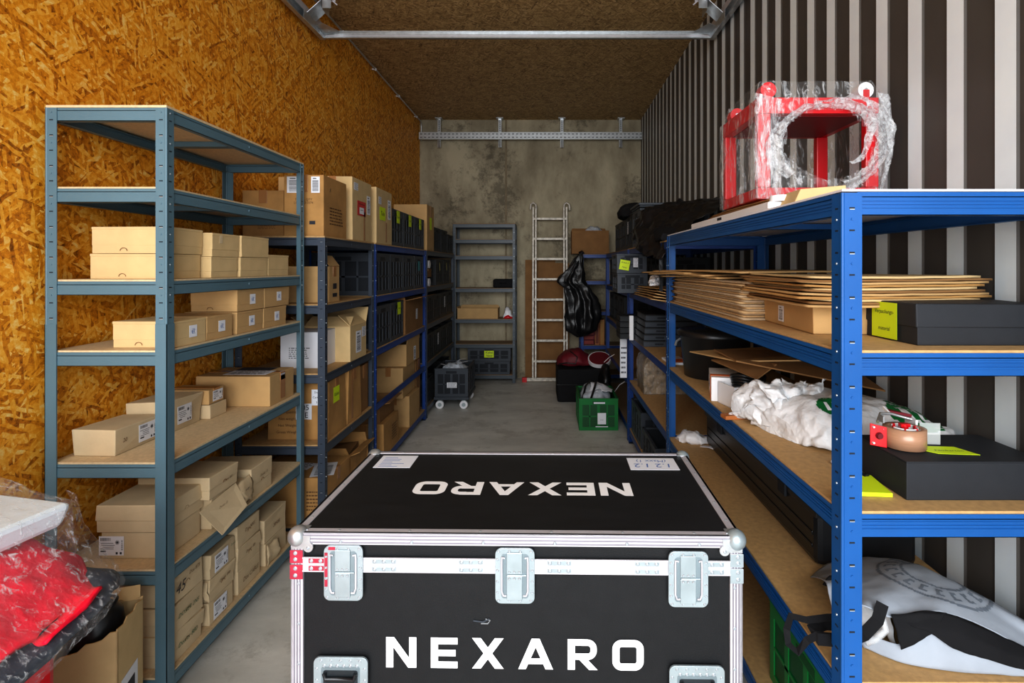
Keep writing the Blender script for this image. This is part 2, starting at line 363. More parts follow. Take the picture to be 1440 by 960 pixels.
# ---------------------------------------------------------------- boxes, stickers, crates
def frame(face, w, d, h):
    if face == '-y': return Vector((-w/2,-d/2,0)), Vector((1,0,0)), Vector((0,0,1)), w, h
    if face == '+x': return Vector((w/2,-d/2,0)), Vector((0,1,0)), Vector((0,0,1)), d, h
    if face == '-x': return Vector((-w/2,d/2,0)), Vector((0,-1,0)), Vector((0,0,1)), d, h
    return Vector((-w/2,-d/2,h)), Vector((1,0,0)), Vector((0,1,0)), w, d
def sticker(parent, dims, face, u, v, su, sv, kind='ship', text=None, rot=0, off=.0025, name=None, ink=None, col=None):
    o, U, V, W, H = frame(face, *dims)
    N = U.cross(V); c = o+U*u*W+V*v*H+N*off
    if rot: U, V = U*math.cos(R(rot))+V*math.sin(R(rot)), V*math.cos(R(rot))-U*math.sin(R(rot))
    mb = MB(); r = random.Random(int(u*977+v*331+su*7777))
    def q(a, b, x, y, m, e):   # rectangle centred at fraction a,b with fraction size x,y
        cc = c+U*(a-.5)*su+V*(b-.5)*sv+N*e
        mb.add([cc-U*x*su/2-V*y*sv/2, cc+U*x*su/2-V*y*sv/2, cc+U*x*su/2+V*y*sv/2, cc-U*x*su/2+V*y*sv/2], [(0,1,2,3)], m)
    base = {'note': M_NOTE, 'print': None, 'hand': None, 'red': M_RED, 'tape': M_TAPE, 'teal': M_TEALP}.get(kind, M_PAPER)
    if col: base = col
    if base:
        a, b = -U*su/2-V*sv/2, U*su/2-V*sv/2
        mb.slab(c+a-N*.0006, c+b-N*.0006, c-a-N*.0006, c-b-N*.0006, .0006, base)
    if kind == 'ship':
        for i in range(12): q(.08+i*.035, .84, .012+.012*r.random(), .16, M_INK, .0003)
        for i in range(4): q(.3+.1*r.random(), .64-.1*i, .35+.2*r.random(), .025, M_INK, .0003)
        q(.18, .22, .22, .07, M_INK, .0003)
        for k in range(6):      # star mark
            t = k*math.pi/6; cc = c+U*.24*su+V*.18*sv+N*.0003; d = U*math.cos(t)+V*math.sin(t); e = (U*-math.sin(t)+V*math.cos(t))*su*.008
            L_ = su*.09
            mb.add([cc-d*L_-e, cc+d*L_-e, cc+d*L_+e, cc-d*L_+e], [(0,1,2,3)], M_INK)
        for i in range(9): q(.93, .3+i*.06, .06, .018+.02*r.random(), M_INK, .0003)
        q(.72, .12, .08, .12, M_INK, .0003); q(.88, .12, .08, .12, M_INK, .0003)
    elif kind == 'small':
        for k in range(5):
            q(.5+.1*math.sin(k*2), .7-.1*k, .4, .025, M_INKB, .0003)
        q(.36,.45,.08,.3,M_INKB,.0003); q(.6,.5,.08,.3,M_INKB,.0003)
    elif kind == 'bars':
        for i in range(14): q(.5, .1+i*.05, .7, .012+.02*r.random(), M_INK, .0003)
        q(.4, .88, .4, .05, M_INK, .0003)
    elif kind == 'lines' or (kind == 'print' and not text):
        for i in range(6):
            x = .1
            while x < .85:
                w_ = r.uniform(.05, .16); q(x+w_/2, .9-i*.155, w_, .055, ink or (M_PRINT if kind == 'print' else M_INK), .0003); x += w_+.035
    elif kind == 'red':
        q(.5,.35,.55,.45,M_PAPER,.0004); q(.5,.4,.3,.03,M_INK,.0006); q(.5,.8,.7,.03,M_INK,.0006)
    if text:
        ls = text.split('\n'); k = len(ls)
        n_ = max(max(len(q_) for q_ in ls), 2); sz = min(sv/k*.95, su*1.7/n_)
        for i, t_ in enumerate(ls):
            mb.text(t_, sz, c+V*((k-1)/2-i)*sv/k*.95+N*.0005, U, V, ink or (M_PRINT if kind == 'print' else M_INK), .25 if kind in ('hand','note') else 0)
    nm = name or {'ship':'shipping_label','small':'address_label','bars':'barcode_label','lines':'paper_label','print':'printed_text','hand':'handwriting','note':'sticky_note','red':'document_pouch','tape':'tape','teal':'teal_label'}.get(kind, 'paper_label')
    return mb.build(nm, parent)
def carton(label, x0, x1, y0, y1, z0, z1, m=None, style='carton', group=None, rz=0, st=(), name='cardboard_box', j=.0012, aisle='+x', flaps=None, shrink=.002):
    m = m or M_CARD
    w, d, h = x1-x0-shrink*2, y1-y0-shrink*2, z1-z0-.001
    t = thing(name, label, 'box', ((x0+x1)/2, (y0+y1)/2, z0+.0005), rz, group)
    if style == 'mailer':
        b = MB(); b.box(-w/2, w/2, -d/2, d/2, 0, h*.97, m, j)
        b.build('body', t, .0015)
        e = .0018
        l = MB(); l.box(-w/2-e, w/2+e, -d/2-e, d/2+e, h*.90, h, m, j*.5)
        l.box(-w/2-e*.4, w/2+e*.4, -d/2-e*.4, d/2+e*.4, h*.30, h*.92, m)
        l.build('lid', t, .0015)
        # half round thumb notch at the foot of the lid
        n = MB(); c = Vector((-w/2+w*.42, -d/2-e-.001, h*.10)); pts = [c+Vector((math.cos(a)*.012, 0, math.sin(a)*.010)) for a in [math.pi*k/10 for k in range(11)]]
        n.tube(pts, .0009, M_CARDIN, 5); n.build('thumb_notch', t)
    elif style == 'lidbox':     # shoe box with overlapping lid
        b = MB(); b.box(-w/2, w/2, -d/2, d/2, 0, h*.98, m, j); b.build('body', t, .0015)
        e = .003
        l = MB(); zz = h*.42
        l.box(-w/2-e, w/2+e, -d/2-e, d/2+e, zz, h+.0005, m, j*2); l.build('lid', t, .003)
        n = MB()
        o, U, V, W, H = frame(aisle, w+2*e, d+2*e, h)
        N = U.cross(V); c = o+U*W*.5+N*.0012+V*(zz+.001)
        n.tube([c+U*math.cos(a)*.011+V*math.sin(a)*.009 for a in [math.pi*k/8 for k in range(9)]], .0009, M_CARDIN, 5)
        n.build('thumb_notch', t)
    elif style == 'open':
        b = MB(); e = .004
        b.box(-w/2, w/2, -d/2, d/2, 0, e, m)
        b.box(-w/2, w/2, -d/2, -d/2+e, 0, h, m, j); b.box(-w/2, w/2, d/2-e, d/2, 0, h, m, j)
        b.box(-w/2, -w/2+e, -d/2, d/2, 0, h, m, j); b.box(w/2-e, w/2, -d/2, d/2, 0, h, m, j)
        b.build('body', t)
        for (fc, ang, ln) in (flaps or (('+x', 40, .12), ('-x', 60, .1), ('-y', -70, .08), ('+y', 60, .1))):
            f = MB(); L_ = Vector((math.cos(R(ang)), 0, math.sin(R(ang))))
            if fc == '+x': a, b_, D = Vector((w/2,-d/2,h)), Vector((w/2,d/2,h)), Vector((L_.x,0,L_.z))
            elif fc == '-x': a, b_, D = Vector((-w/2,d/2,h)), Vector((-w/2,-d/2,h)), Vector((-L_.x,0,L_.z))
            elif fc == '-y': a, b_, D = Vector((-w/2,-d/2,h)), Vector((w/2,-d/2,h)), Vector((0,-L_.x,L_.z))
            else: a, b_, D = Vector((w/2,d/2,h)), Vector((-w/2,d/2,h)), Vector((0,L_.x,L_.z))
            k = (b_-a)*.04
            f.slab(a, b_, b_+D*ln-k, a+D*ln+k, .004, m); f.build('flap', t)
    else:
        b = MB(); b.box(-w/2, w/2, -d/2, d/2, 0, h, m, j); b.build('body', t, .003)
        s_ = MB(); e = .0022
        if w > d:
            s_.box(-w/2-e, w/2+e, -.022, .022, h*.72, h+e*.6, M_TAPE)
        else:
            s_.box(-.022, .022, -d/2-e, d/2+e, h*.72, h+e*.6, M_TAPE)
        if m is not M_CARDG and m is not M_PAPER: s_.build('tape', t, .001)
    for a in st: sticker(t, (w, d, h), *a[0], **(a[1] if len(a) > 1 else {}))
    return t
def crate_parts(t, w, d, h, m, mi, rimm=None, open_=True):
    b = MB(); e = .012
    b.box(-w/2+e, w/2-e, -d/2+e, d/2-e, .004, .012, mi)
    for sx in (-1, 1):
        x = sx*(w/2-e/2); b.box(x-.003, x+.003, -d/2+.004, d/2-.004, .004, h-.01, mi)
        y = sx*(d/2-e/2); b.box(-w/2+.004, w/2-.004, y-.003, y+.003, .004, h-.01, mi)
    def side(face, L_):
        o, U, V, W, H = frame(face, w, d, h); N = U.cross(V)
        def r_(a, b_, c_, d_):   # raised rectangle on this side
            b.slab(o+U*a+V*c_-N*.008, o+U*b_+V*c_-N*.008, o+U*b_+V*d_-N*.008, o+U*a+V*d_-N*.008, .0085, m)
        r_(0, .03, 0, H); r_(W-.03, W, 0, H); r_(.03, W-.03, 0, .03); r_(.03, W-.03, H*.80, H-.012)
        n = 2 if W < .45 else 4
        for i in range(1, n):
            r_(W*i/n-.012, W*i/n+.012, .03, H*.80)
        r_(.03, W-.03, H*.42, H*.46)
        if W < .45:
            r_(W*.26, W*.29, .03, H*.8); r_(W*.71, W*.74, .03, H*.8)
    side('-y', w); side('+x', d); side('-x', d)
    fr = Vector((0,0,0))
    o, U, V, W, H = Vector((w/2, d/2, 0)), Vector((-1,0,0)), Vector((0,0,1)), w, h
    b.slab(o+Vector((0,-.008,0)), o+U*W+Vector((0,-.008,0)), o+U*W+V*H+Vector((0,-.008,0)), o+V*H+Vector((0,-.008,0)), .0085, m)
    b.build('body', t)
    r = MB(); z0, z1 = h-.014, h; e2 = .003; i_ = .016
    r.box(-w/2-e2, w/2+e2, -d/2-e2, -d/2+i_, z0, z1, rimm or m); r.box(-w/2-e2, w/2+e2, d/2-i_, d/2+e2, z0, z1, rimm or m)
    r.box(-w/2-e2, -w/2+i_, -d/2+i_, d/2-i_, z0, z1, rimm or m); r.box(w/2-i_, w/2+e2, -d/2+i_, d/2-i_, z0, z1, rimm or m)
    r.build('rim', t, .002)
    for fc in ('-y', '+x', '-x'):
        o, U, V, W, H = frame(fc, w, d, h); N = U.cross(V)
        k = MB(); c = o+U*W/2+V*(H*.865)+N*.001; hw = .055
        k.slab(c-U*hw-V*.013-N*.001, c+U*hw-V*.013-N*.001, c+U*hw+V*.013-N*.001, c-U*hw+V*.013-N*.001, .0012, mi)
        k.build('hand_grip', t)
def crate(label, x0, x1, y0, y1, z0, z1, m=None, group=None, rz=0, st=(), name='folding_crate', mi=None):
    w, d, h = x1-x0-.006, y1-y0-.006, z1-z0-.001
    t = thing(name, label, 'crate', ((x0+x1)/2, (y0+y1)/2, z0+.0005), rz, group)
    crate_parts(t, w, d, h, m or M_CRATE, mi or (M_CRATEDIN if m is M_CRATED else M_CRATEIN))
    for a in st: sticker(t, (w, d, h), *a[0], **(a[1] if len(a) > 1 else {}))
    return t

# ---------------------------------------------------------------- racks
def rack(label, x0, x1, y0, y1, levels, m, board, group=None, name='metal_rack', slots=True, ribs=False, bh=.045, fl=.036, topb=None, skip_board=(), top=None, front='x', collar=None):
    t = thing(name, label, 'rack', ((x0+x1)/2, (y0+y1)/2, 0), 0, group)
    X0, X1, Y0, Y1 = -(x1-x0)/2, (x1-x0)/2, -(y1-y0)/2, (y1-y0)/2
    top = top or max(levels)-.008; th = .0022
    for sx, sy in ((1,-1), (-1,-1), (1,1), (-1,1)):
        X, Y = (X1 if sx > 0 else X0), (Y0 if sy < 0 else Y1)
        u = MB()
        xa, xb = sorted((X, X-sx*fl)); ya, yb = sorted((Y, Y-sy*th)); u.box(xa, xb, ya, yb, 0.004, top, m)
        xa, xb = sorted((X, X-sx*th)); ya, yb = sorted((Y-sy*th, Y-sy*fl)); u.box(xa, xb, ya, yb, 0.004, top, m)
        u.cyl((X-sx*.002, Y-sy*.002, .004), (X-sx*.002, Y-sy*.002, top), .0042, .0042, m, 8)
        if slots:
            n = int(top/.05)
            for i in range(n):
                z = .03+i*.05
                for (s_, off) in ((0, .5), (1, .5)):
                    e = .0006
                    if s_ == 0:
                        yy = Y+sy*e; c = X-sx*fl*off
                        u.box(c-.006, c+.006, min(yy, yy-sy*.001), max(yy, yy-sy*.001), z, z+.0035, M_HOLE)
                        u.box(c-.005, c+.006, min(yy, yy-sy*.001), max(yy, yy-sy*.001), z-.002, z, M_RIVET if i % 2 else m)
                        if i % 2 == 0: u.cyl((c, yy-sy*.002, z+.027), (c, yy+sy*.0012, z+.027), .0035, .0025, m, 8)
                    else:
                        xx = X+sx*e; c = Y-sy*fl*off
                        u.box(min(xx, xx-sx*.001), max(xx, xx-sx*.001), c-.006, c+.006, z, z+.0035, M_HOLE)
                        if i % 2 == 0: u.cyl((xx-sx*.002, c, z+.027), (xx+sx*.0012, c, z+.027), .0035, .0025, M_RIVET, 8)
        if collar:
            e = .002
            xa, xb = sorted((X+sx*e, X-sx*fl)); ya, yb = sorted((Y+sy*e, Y)); u.box(xa, xb, ya, yb, .004, collar, m)
            xa, xb = sorted((X+sx*e, X)); ya, yb = sorted((Y+sy*e, Y-sy*fl)); u.box(xa, xb, ya, yb, .004, collar, m)
        u.box(min(X, X-sx*fl)-.002, max(X, X-sx*fl)+.002, min(Y, Y-sy*fl)-.002, max(Y, Y-sy*fl)+.002, 0, .004, M_BLKP)
        u.build('upright', t)
    g = fl*.55
    for li, z in enumerate(levels):
        zt, zb = z-.006, z-.006-bh
        for side in ('front', 'back', 'near', 'far'):
            b = MB(); th2 = .0025
            if side in ('near', 'far'):
                s_ = -1 if side == 'near' else 1; Y = (Y0 if s_ < 0 else Y1)-s_*.003
                ya, yb = sorted((Y, Y-s_*th2)); xa, xb = X0+fl*.8, X1-fl*.8
                b.box(xa, xb, ya, yb, zb, zt, m)
                yl, yr = sorted((Y, Y-s_*.022)); b.box(xa, xb, yl, yr, zb, zb+.0015, m); b.box(xa, xb, yl, yr, zt-.012, zt-.010, m)
                if ribs:
                    for q_ in (.35, .5, .65): b.box(xa, xb, min(Y, Y+s_*.0022), max(Y, Y+s_*.0022), zb+bh*q_-.002, zb+bh*q_+.002, m)
            else:
                s_ = 1 if side == 'front' else -1; X = (X1 if s_ > 0 else X0)-s_*.003
                xa, xb = sorted((X, X-s_*th2)); ya, yb = Y0+fl*.8, Y1-fl*.8
                b.box(xa, xb, ya, yb, zb, zt, m)
                yl, yr = sorted((X, X-s_*.022)); b.box(yl, yr, ya, yb, zb, zb+.0015, m); b.box(yl, yr, ya, yb, zt-.012, zt-.010, m)
                if ribs:
                    for q_ in (.35, .5, .65): b.box(min(X, X+s_*.0022), max(X, X+s_*.0022), ya, yb, zb+bh*q_-.002, zb+bh*q_+.002, m)
                if not ribs:
                    ym = (ya+yb)/2; b.cyl((X-s_*.001, ym, (zb+zt)/2), (X+s_*.002, ym, (zb+zt)/2), .006, .005, m, 10)
            b.build('beam', t)
        if li in skip_board: continue
        s_ = MB(); q_ = .006
        if z >= max(levels)-.001: s_.box(X0, X1, Y0, Y1, z-.008 if not topb else z-.005, z, topb or board)
        else: s_.box(X0+q_, X1-q_, Y0+q_, Y1-q_, z-.009, z, board)
        # a stiffener runs under the middle of each board
        s_.build('shelf_board', t)
        if (y1-y0) > .7:
            k = MB(); k.box(X0+.01, X1-.01, -.02, .02, z-.030, z-.0095, m); k.build('cross_brace', t)
    return t
# ================================================================ camera, light
cam = bpy.data.cameras.new('camera'); co = bpy.data.objects.new('camera', cam); COL.objects.link(co)
co.location = (0, 0, CH); co.rotation_euler = (R(90), 0, 0)
cam.sensor_width = 36; cam.lens = FPX/1440*36; cam.shift_x = -50/1440; cam.shift_y = -105/1440; cam.clip_start = .05
bpy.context.scene.camera = co
sc = bpy.context.scene
sc.view_settings.view_transform = 'Standard'; sc.view_settings.look = 'None'; sc.view_settings.exposure = .25; sc.view_settings.gamma = .84
w = bpy.data.worlds.new('world'); sc.world = w; w.use_nodes = True
bg = w.node_tree.nodes['Background']; bg.inputs[0].default_value = (.80, .88, 1, 1); bg.inputs[1].default_value = .9
def area(name, loc, rot, sx, sy, power, col=(1,1,1)):
    l = bpy.data.lights.new(name, 'AREA'); l.shape = 'RECTANGLE'; l.size = sx; l.size_y = sy; l.energy = power; l.color = col
    o = bpy.data.objects.new(name, l); COL.objects.link(o); o.location = loc; o.rotation_euler = tuple(R(a) for a in rot); return o
area('doorway_daylight', (-.2, -3.2, 2.2), (82, 0, 0), 4.4, 3.4, 300, (.96, .98, 1))
l = bpy.data.lights.new('daylight', 'SUN'); l.energy = 1.15; l.angle = R(50); l.color = (.98, .99, 1)
o = bpy.data.objects.new('daylight', l); COL.objects.link(o); o.location = (0, -4, 5); o.rotation_euler = (R(64), 0, 0)
sc.cycles.max_bounces = 8; sc.cycles.transparent_max_bounces = 12

# ================================================================ the room
WL, WR, YB, ZC, YF = -1.67, 1.217, 7.14, 3.37, -.35
struct('floor', MB().box(WL-.1, WR+.1, YF-1.2, YB+.1, -.1, 0, M_FLOOR))
struct('ceiling', MB().box(WL-.1, WR+.1, YF, YB+.1, ZC, ZC+.1, M_OSBC))
struct('wall_left', MB().box(WL-.1, WL, YF, YB, 0, ZC, M_OSBW))
m = MB().box(WL-.1, WR+.1, YB, YB+.12, 0, ZC, M_CWALL)
struct('wall_back', m)
# seams cast in the back wall
struct('trim_1', MB().box(-.555, -.53, YB-.003, YB-.0005, 0, ZC, mat('wall_seam', (136,122,98), .8, 0, .2, 14)))
m = MB(); y = YF
per, lw, dp = .179, .068, .005
k0 = 1.418-per*10
k = 0
while True:
    a = k0+per*k
    if a > YB: break
    k += 1
    if a+per < YF: continue
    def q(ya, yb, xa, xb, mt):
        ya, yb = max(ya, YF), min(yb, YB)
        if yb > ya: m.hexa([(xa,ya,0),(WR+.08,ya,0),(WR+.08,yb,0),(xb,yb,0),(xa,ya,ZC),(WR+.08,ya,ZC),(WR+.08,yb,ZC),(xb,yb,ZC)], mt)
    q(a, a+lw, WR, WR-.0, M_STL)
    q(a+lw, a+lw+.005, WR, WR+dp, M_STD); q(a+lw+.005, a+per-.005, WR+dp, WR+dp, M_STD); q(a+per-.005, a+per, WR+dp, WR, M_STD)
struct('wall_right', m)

# conduit along the left ceiling corner
t = thing('electrical_conduit', 'thin grey conduit clipped along the corner of orange wall and ceiling', 'pipe', (WL+.03, 4, 3.33))
m = MB(); m.tube([(0, -3.5, 0), (0, 3.05, 0), (0, 3.09, -.02), (0, 3.1, -.06), (0, 3.1, -.24)], .009, M_GALV, 10); m.build('pipe', t)
for i in range(8):
    m = MB(); yy = -2.9+i*.82; m.cyl((0, yy-.012, 0), (0, yy+.012, 0), .013, .013, M_WHITEP, 12); m.box(-.03, 0, yy-.008, yy+.008, -.006, .006, M_WHITEP); m.build('pipe_clip', t)

# overhead door track
ZT, YT, XL, XR = 3.11, 3.93, -1.60, 1.165
t = thing('door_track', 'galvanised overhead door track frame spanning the ceiling', 'track', ((XL+XR)/2, YT, ZT))
W2 = (XR-XL)/2
m = MB(); m.box(-W2, W2, -.004, .0, -.025, .025, M_GALV); m.box(-W2, W2, -.03, 0, .022, .025, M_GALV); m.box(-W2, W2, -.03, 0, -.025, -.022, M_GALV)
m.box(-W2, W2, -.0045, -.004, -.004, .004, M_ALU); m.build('cross_bar', t, .001)
for s in (-1, 1):
    m = MB(); x = s*W2
    for dz in (-.028, .028, .07):
        m.box(min(x, x+s*.03), max(x, x+s*.03), -4.2, 0, dz-.0015, dz+.0015, M_GALV)
    m.box(x+s*.028, x+s*.031, -4.2, 0, -.03, .072, M_GALV)
    m.box(min(x, x+s*.012), max(x, x+s*.012), -4.2, 0, .028, .07, M_ALU)
    m.box(min(x,x-s*.002), max(x,x-s*.002), -.35, 0, -.03, .03, M_GALV)
    m.build('side_rail', t, .0008)
    m = MB(); xi = x-s*.10
    m.slab((x, -.30, .03), (x, -.16, .03), (x-s*.10, -.16, .12), (x-s*.10, -.30, .12), .004*s, M_GALV)
    m.slab((x, -.16, -.0), (x, -.02, -.0), (x-s*.13, -.06, .004), (x-s*.06, -.2, .004), .003*s, M_GALV)
    m.box(min(xi, xi-s*.06), max(xi, xi-s*.06), -.30, -.297, .06, .16, M_GALV)
    m.box(min(xi, xi-s*.003), max(xi, xi-s*.003), -.30, -.18, .05, .16, M_GALV); m.build('corner_bracket', t, .001)
    m = MB(); m.cyl((x-s*.10, -4.0, .17), (x-s*.10, -.30, .14), .011, .011, M_GALV, 12)
    m.cyl((x-s*.10, -1.4, .155), (x-s*.10, -.42, .142), .019, .019, M_STEELD, 14); m.build('tension_rod', t)
    m = MB()
    for yy, zz in ((-.33, .15), (-.27, .12)):
        c = Vector((x-s*.16, yy, zz)); m.cyl(c-Vector((.02,0,0)), c+Vector((.02,0,0)), .005, .005, M_ALU, 8)
        m.bar(c, c+Vector((-s*.03, 0, .03)), .005, .008, M_ALU); m.bar(c, c+Vector((-s*.03, 0, -.026)), .005, .008, M_ALU)
    m.build('wing_bolt', t)
    m = MB(); m.box(x-.01, x+.01, -.6, -.58, .07, ZC-ZT, M_GALV); m.box(x-.01, x+.01, -2.2, -2.18, .07, ZC-ZT, M_GALV); m.build('hanger', t)

# slotted channel on the back wall
t = thing('wall_channel', 'perforated galvanised channel fixed across the top of the concrete back wall', 'rail', (-.22, 7.0, 3.13))
m = MB(); hw = 1.43
m.box(-hw, hw, -.0025, 0, -.045, .045, M_GALV); m.box(-hw, hw, 0, .05, .042, .045, M_GALV); m.box(-hw, hw, 0, .05, -.045, -.042, M_GALV)
for i in range(56):
    x = -hw+.03+i*.0512
    for z in (.022, -.022): m.box(x-.014, x+.014, -.0035, -.0024, z-.0045, z+.0045, M_HOLE)
m.build('channel', t)
for x in (-1.18, -.395, .405, 1.165):
    m = MB(); m.box(x-.02, x+.02, .05, .075, -.14, .24, M_GALV); m.box(x-.045, x+.045, -.0, .1, .225, .235, M_GALV)
    for i in range(6): m.box(x-.006, x+.006, .0485, .0495, .07+i*.025, .082+i*.025, M_HOLE)
    m.slab((x-.015, 0, -.05), (x+.015, 0, -.05), (x+.015, .05, -.14), (x-.015, .05, -.14), .004, M_GALV)
    m.box(x-.02, x+.02, .07, .139, .2, .235, M_GALV); m.build('wall_bracket', t)

# ================================================================ racks
G = [1.98, 1.713, 1.408, 1.175, .807, .455, .098]
rack('tall grey steel shelving rack beside the orange board wall, nearest on the left', -1.645, -1.249, 1.79, 2.797, G, M_TEAL, M_BOARD, slots=True, collar=1.262)
S5 = [1.61, 1.255, .895, .525, .10]
rack('slate grey steel rack behind the tall grey rack, loaded with brown cartons', -1.62, -1.155, 2.83, 3.63, S5, M_SLATE, M_BOARD2)
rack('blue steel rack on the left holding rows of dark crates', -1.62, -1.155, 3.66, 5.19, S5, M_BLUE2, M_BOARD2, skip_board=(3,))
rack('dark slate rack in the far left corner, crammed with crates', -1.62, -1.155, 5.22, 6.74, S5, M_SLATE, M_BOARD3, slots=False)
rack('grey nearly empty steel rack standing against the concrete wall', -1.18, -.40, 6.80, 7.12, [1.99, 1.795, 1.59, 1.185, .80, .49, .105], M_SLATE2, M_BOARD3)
RB = [1.624, 1.262, .90, .515, .13]
rack('bright blue steel rack in the right foreground holding a red machine', .66, 1.20, 1.224, 3.01, RB, M_BLUE, M_BOARD2, topb=M_PAPER, ribs=True, bh=.052, fl=.045)
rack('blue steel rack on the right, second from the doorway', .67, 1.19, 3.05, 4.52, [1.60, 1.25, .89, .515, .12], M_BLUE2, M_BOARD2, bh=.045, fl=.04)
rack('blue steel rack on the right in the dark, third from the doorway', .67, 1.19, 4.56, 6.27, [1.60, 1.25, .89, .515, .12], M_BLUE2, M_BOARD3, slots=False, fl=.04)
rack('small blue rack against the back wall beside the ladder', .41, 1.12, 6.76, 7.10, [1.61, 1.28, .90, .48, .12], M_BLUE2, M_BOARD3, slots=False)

# ================================================================ left grey rack: boxes
g = 'plain tan mailer boxes on the third shelf of the grey rack'
MX = 'mailer'
def lab(u, v, s=.045): return (('+x', u, v, s, s*1.0, 'small'),)
carton('lower of two wide tan boxes stacked at the near end of the third shelf', -1.56, -1.295, 1.86, 2.04, 1.408, 1.495, M_CARDL, MX, g)
carton('upper of two wide tan boxes stacked at the near end of the third shelf', -1.553, -1.29, 1.858, 2.045, 1.495, 1.587, M_CARDL, MX, g)
carton('lower middle tan box on the third shelf, under one with a scrap of tape', -1.53, -1.262, 2.05, 2.225, 1.408, 1.488, M_CARDL, MX, g)
carton('upper middle tan box on the third shelf with a scrap of clear tape', -1.53, -1.258, 2.05, 2.23, 1.488, 1.578, M_CARDL, MX, g, st=[(('+x', .3, .75, .02, .03, 'plain'), dict(name='tape', col=M_CARDG))])
carton('lower tan box on the third shelf right of the middle pair', -1.53, -1.256, 2.235, 2.45, 1.408, 1.49, M_CARDL, MX, g)
carton('upper tan box on the third shelf right of the middle pair', -1.53, -1.252, 2.235, 2.455, 1.49, 1.578, M_CARDL, MX, g)
carton('single low tan box at the far end of the third shelf', -1.53, -1.258, 2.462, 2.655, 1.408, 1.505, M_CARDL, MX, g)
g = 'tan boxes with small square labels on the fourth shelf of the grey rack'
for lb, x0, y0, y1, z0 in (
    ('tan box with square label, nearest on the fourth shelf', -1.475, 1.85, 2.02, 1.175),
    ('tan box with square label, second from near end of the fourth shelf', -1.475, 2.024, 2.19, 1.175),
    ('tan box with square label, third along, under the bigger upper box', -1.475, 2.22, 2.42, 1.175),
    ('tan box with square label at the far bottom of the fourth shelf', -1.475, 2.43, 2.64, 1.175),
    ('upper tan box with square label, the nearer of the two stacked on top', -1.455, 2.222, 2.43, 1.266),
    ('upper tan box with square label, the farther of the two stacked on top', -1.455, 2.436, 2.67, 1.266)):
    carton(lb, x0, -1.262, y0, y1, z0, z0+.09, M_CARDL if y0 < 2 else M_CARD, MX, g, st=[(('+x', .56, .52, .042, .042, 'small'),)])
g = 'greige boxes on the fifth shelf of the grey rack'
carton('greige box with a printed shipping label at the near left of the fifth shelf', -1.615, -1.463, 1.85, 2.075, .807, .895, M_CARDG, 'carton', g, rz=0, j=.004, st=[(('+x', .66, .5, .085, .062, 'ship'),), (('+x', .17, .5, .04, .02, 'hand'), dict(text='20', ink=M_PRINT))])
carton('taller greige box with curled lid and label behind the near one', -1.615, -1.452, 2.10, 2.29, .807, .925, M_CARDG, 'lidbox', g, j=.004, st=[(('+x', .42, .5, .085, .07, 'ship'), dict(off=.006))])
carton('lower small pale box of the pair in front of the large carton', -1.61, -1.420, 2.30, 2.42, .807, .866, M_CARDG, 'carton', g)
carton('upper small brown box with white label of the pair in front of the large carton', -1.61, -1.425, 2.30, 2.41, .867, .93, M_CARD, 'carton', g, st=[(('+x', .55, .5, .07, .045, 'ship'),)])
t = carton('large flat brown carton with tape and documents on the fifth shelf', -1.618, -1.272, 2.505, 2.745, .807, .947, M_CARD, 'carton', g,
    st=[(('top', .6, .35, .2, .1, 'lines'),), (('top', .55, .75, .17, .08, 'plain'), dict(col=M_INK)), (('+x', .5, .5, .045, .11, 'plain'), dict(col=M_TAPE, name='tape')), (('+x', .5, .85, .04, .03, 'plain'), dict(col=M_ALU, name='tape'))])
g = 'greige lidded boxes on the sixth shelf of the grey rack'
ws = dict(ink=M_PRINT)
carton('greige box with white label under another at the near left of the sixth shelf', -1.525, -1.30, 1.86, 2.05, .455, .545, M_CARDG, 'carton', g, st=[(('-y', .17, .5, .085, .065, 'ship'),)])
carton('greige box on top at the near left of the sixth shelf', -1.535, -1.295, 1.855, 2.06, .546, .64, M_CARDG, 'lidbox', g)
t = carton('greige box with its front flap hanging over the shelf edge', -1.53, -1.27, 2.066, 2.235, .455, .575, M_CARDG, 'carton', g)
f = MB(); f.slab((.132, -.16, .10), (.132, .07, .118), (.185, .06, .03), (.18, -.10, -.012), .003, M_CARDG); f.build('flap', t)
sticker(t, (.26, .165, .12), '+x', .1, .72, .07, .025, 'hand', 'Dosier 13', off=.033, ink=M_PRINT)
carton('greige box with faint writing lying on top of the flapped box', -1.53, -1.262, 2.04, 2.225, .576, .66, M_CARDG, 'lidbox', g, st=[(('+x', .6, .5, .07, .022, 'hand'), dict(text='Dosier 880', off=.006, ink=M_PRINT))])
t = carton('squashed greige box with a crumpled written lid on the sixth shelf', -1.53, -1.275, 2.24, 2.32, .455, .55, M_CARDG, 'carton', g, j=.008)
f = MB(); loft(f, [[(.13,-.13,.085),(.135,-.05,.10),(.13,.05,.115)],[(.155,-.10,.06),(.16,-.04,.075),(.145,.05,.08)],[(.15,-.07,.01),(.165,-.01,.03),(.145,.05,.035)]], 12, 8, M_CARDG, .006, 30); f.build('crumpled_flap', t, solid=.002)
sticker(t, (.25, .076, .095), '+x', .1, .78, .07, .02, 'hand', 'Dosier 8P', off=.034)
carton('greige box with faint writing at the far end of the sixth shelf', -1.54, -1.262, 2.33, 2.50, .455, .585, M_CARDG, 'lidbox', g, st=[(('+x', .55, .62, .08, .022, 'hand'), dict(text='Dosier 15', off=.006, ink=M_PRINT))])
g = 'greige written boxes stacked on the bottom shelf of the grey rack'
def wr(txt, u=.5, v=.5, ink=None, s=.1, h=.03): return (('+x', u, v, s, h, 'hand'), dict(text=txt, off=.006, ink=ink or M_PRINT))
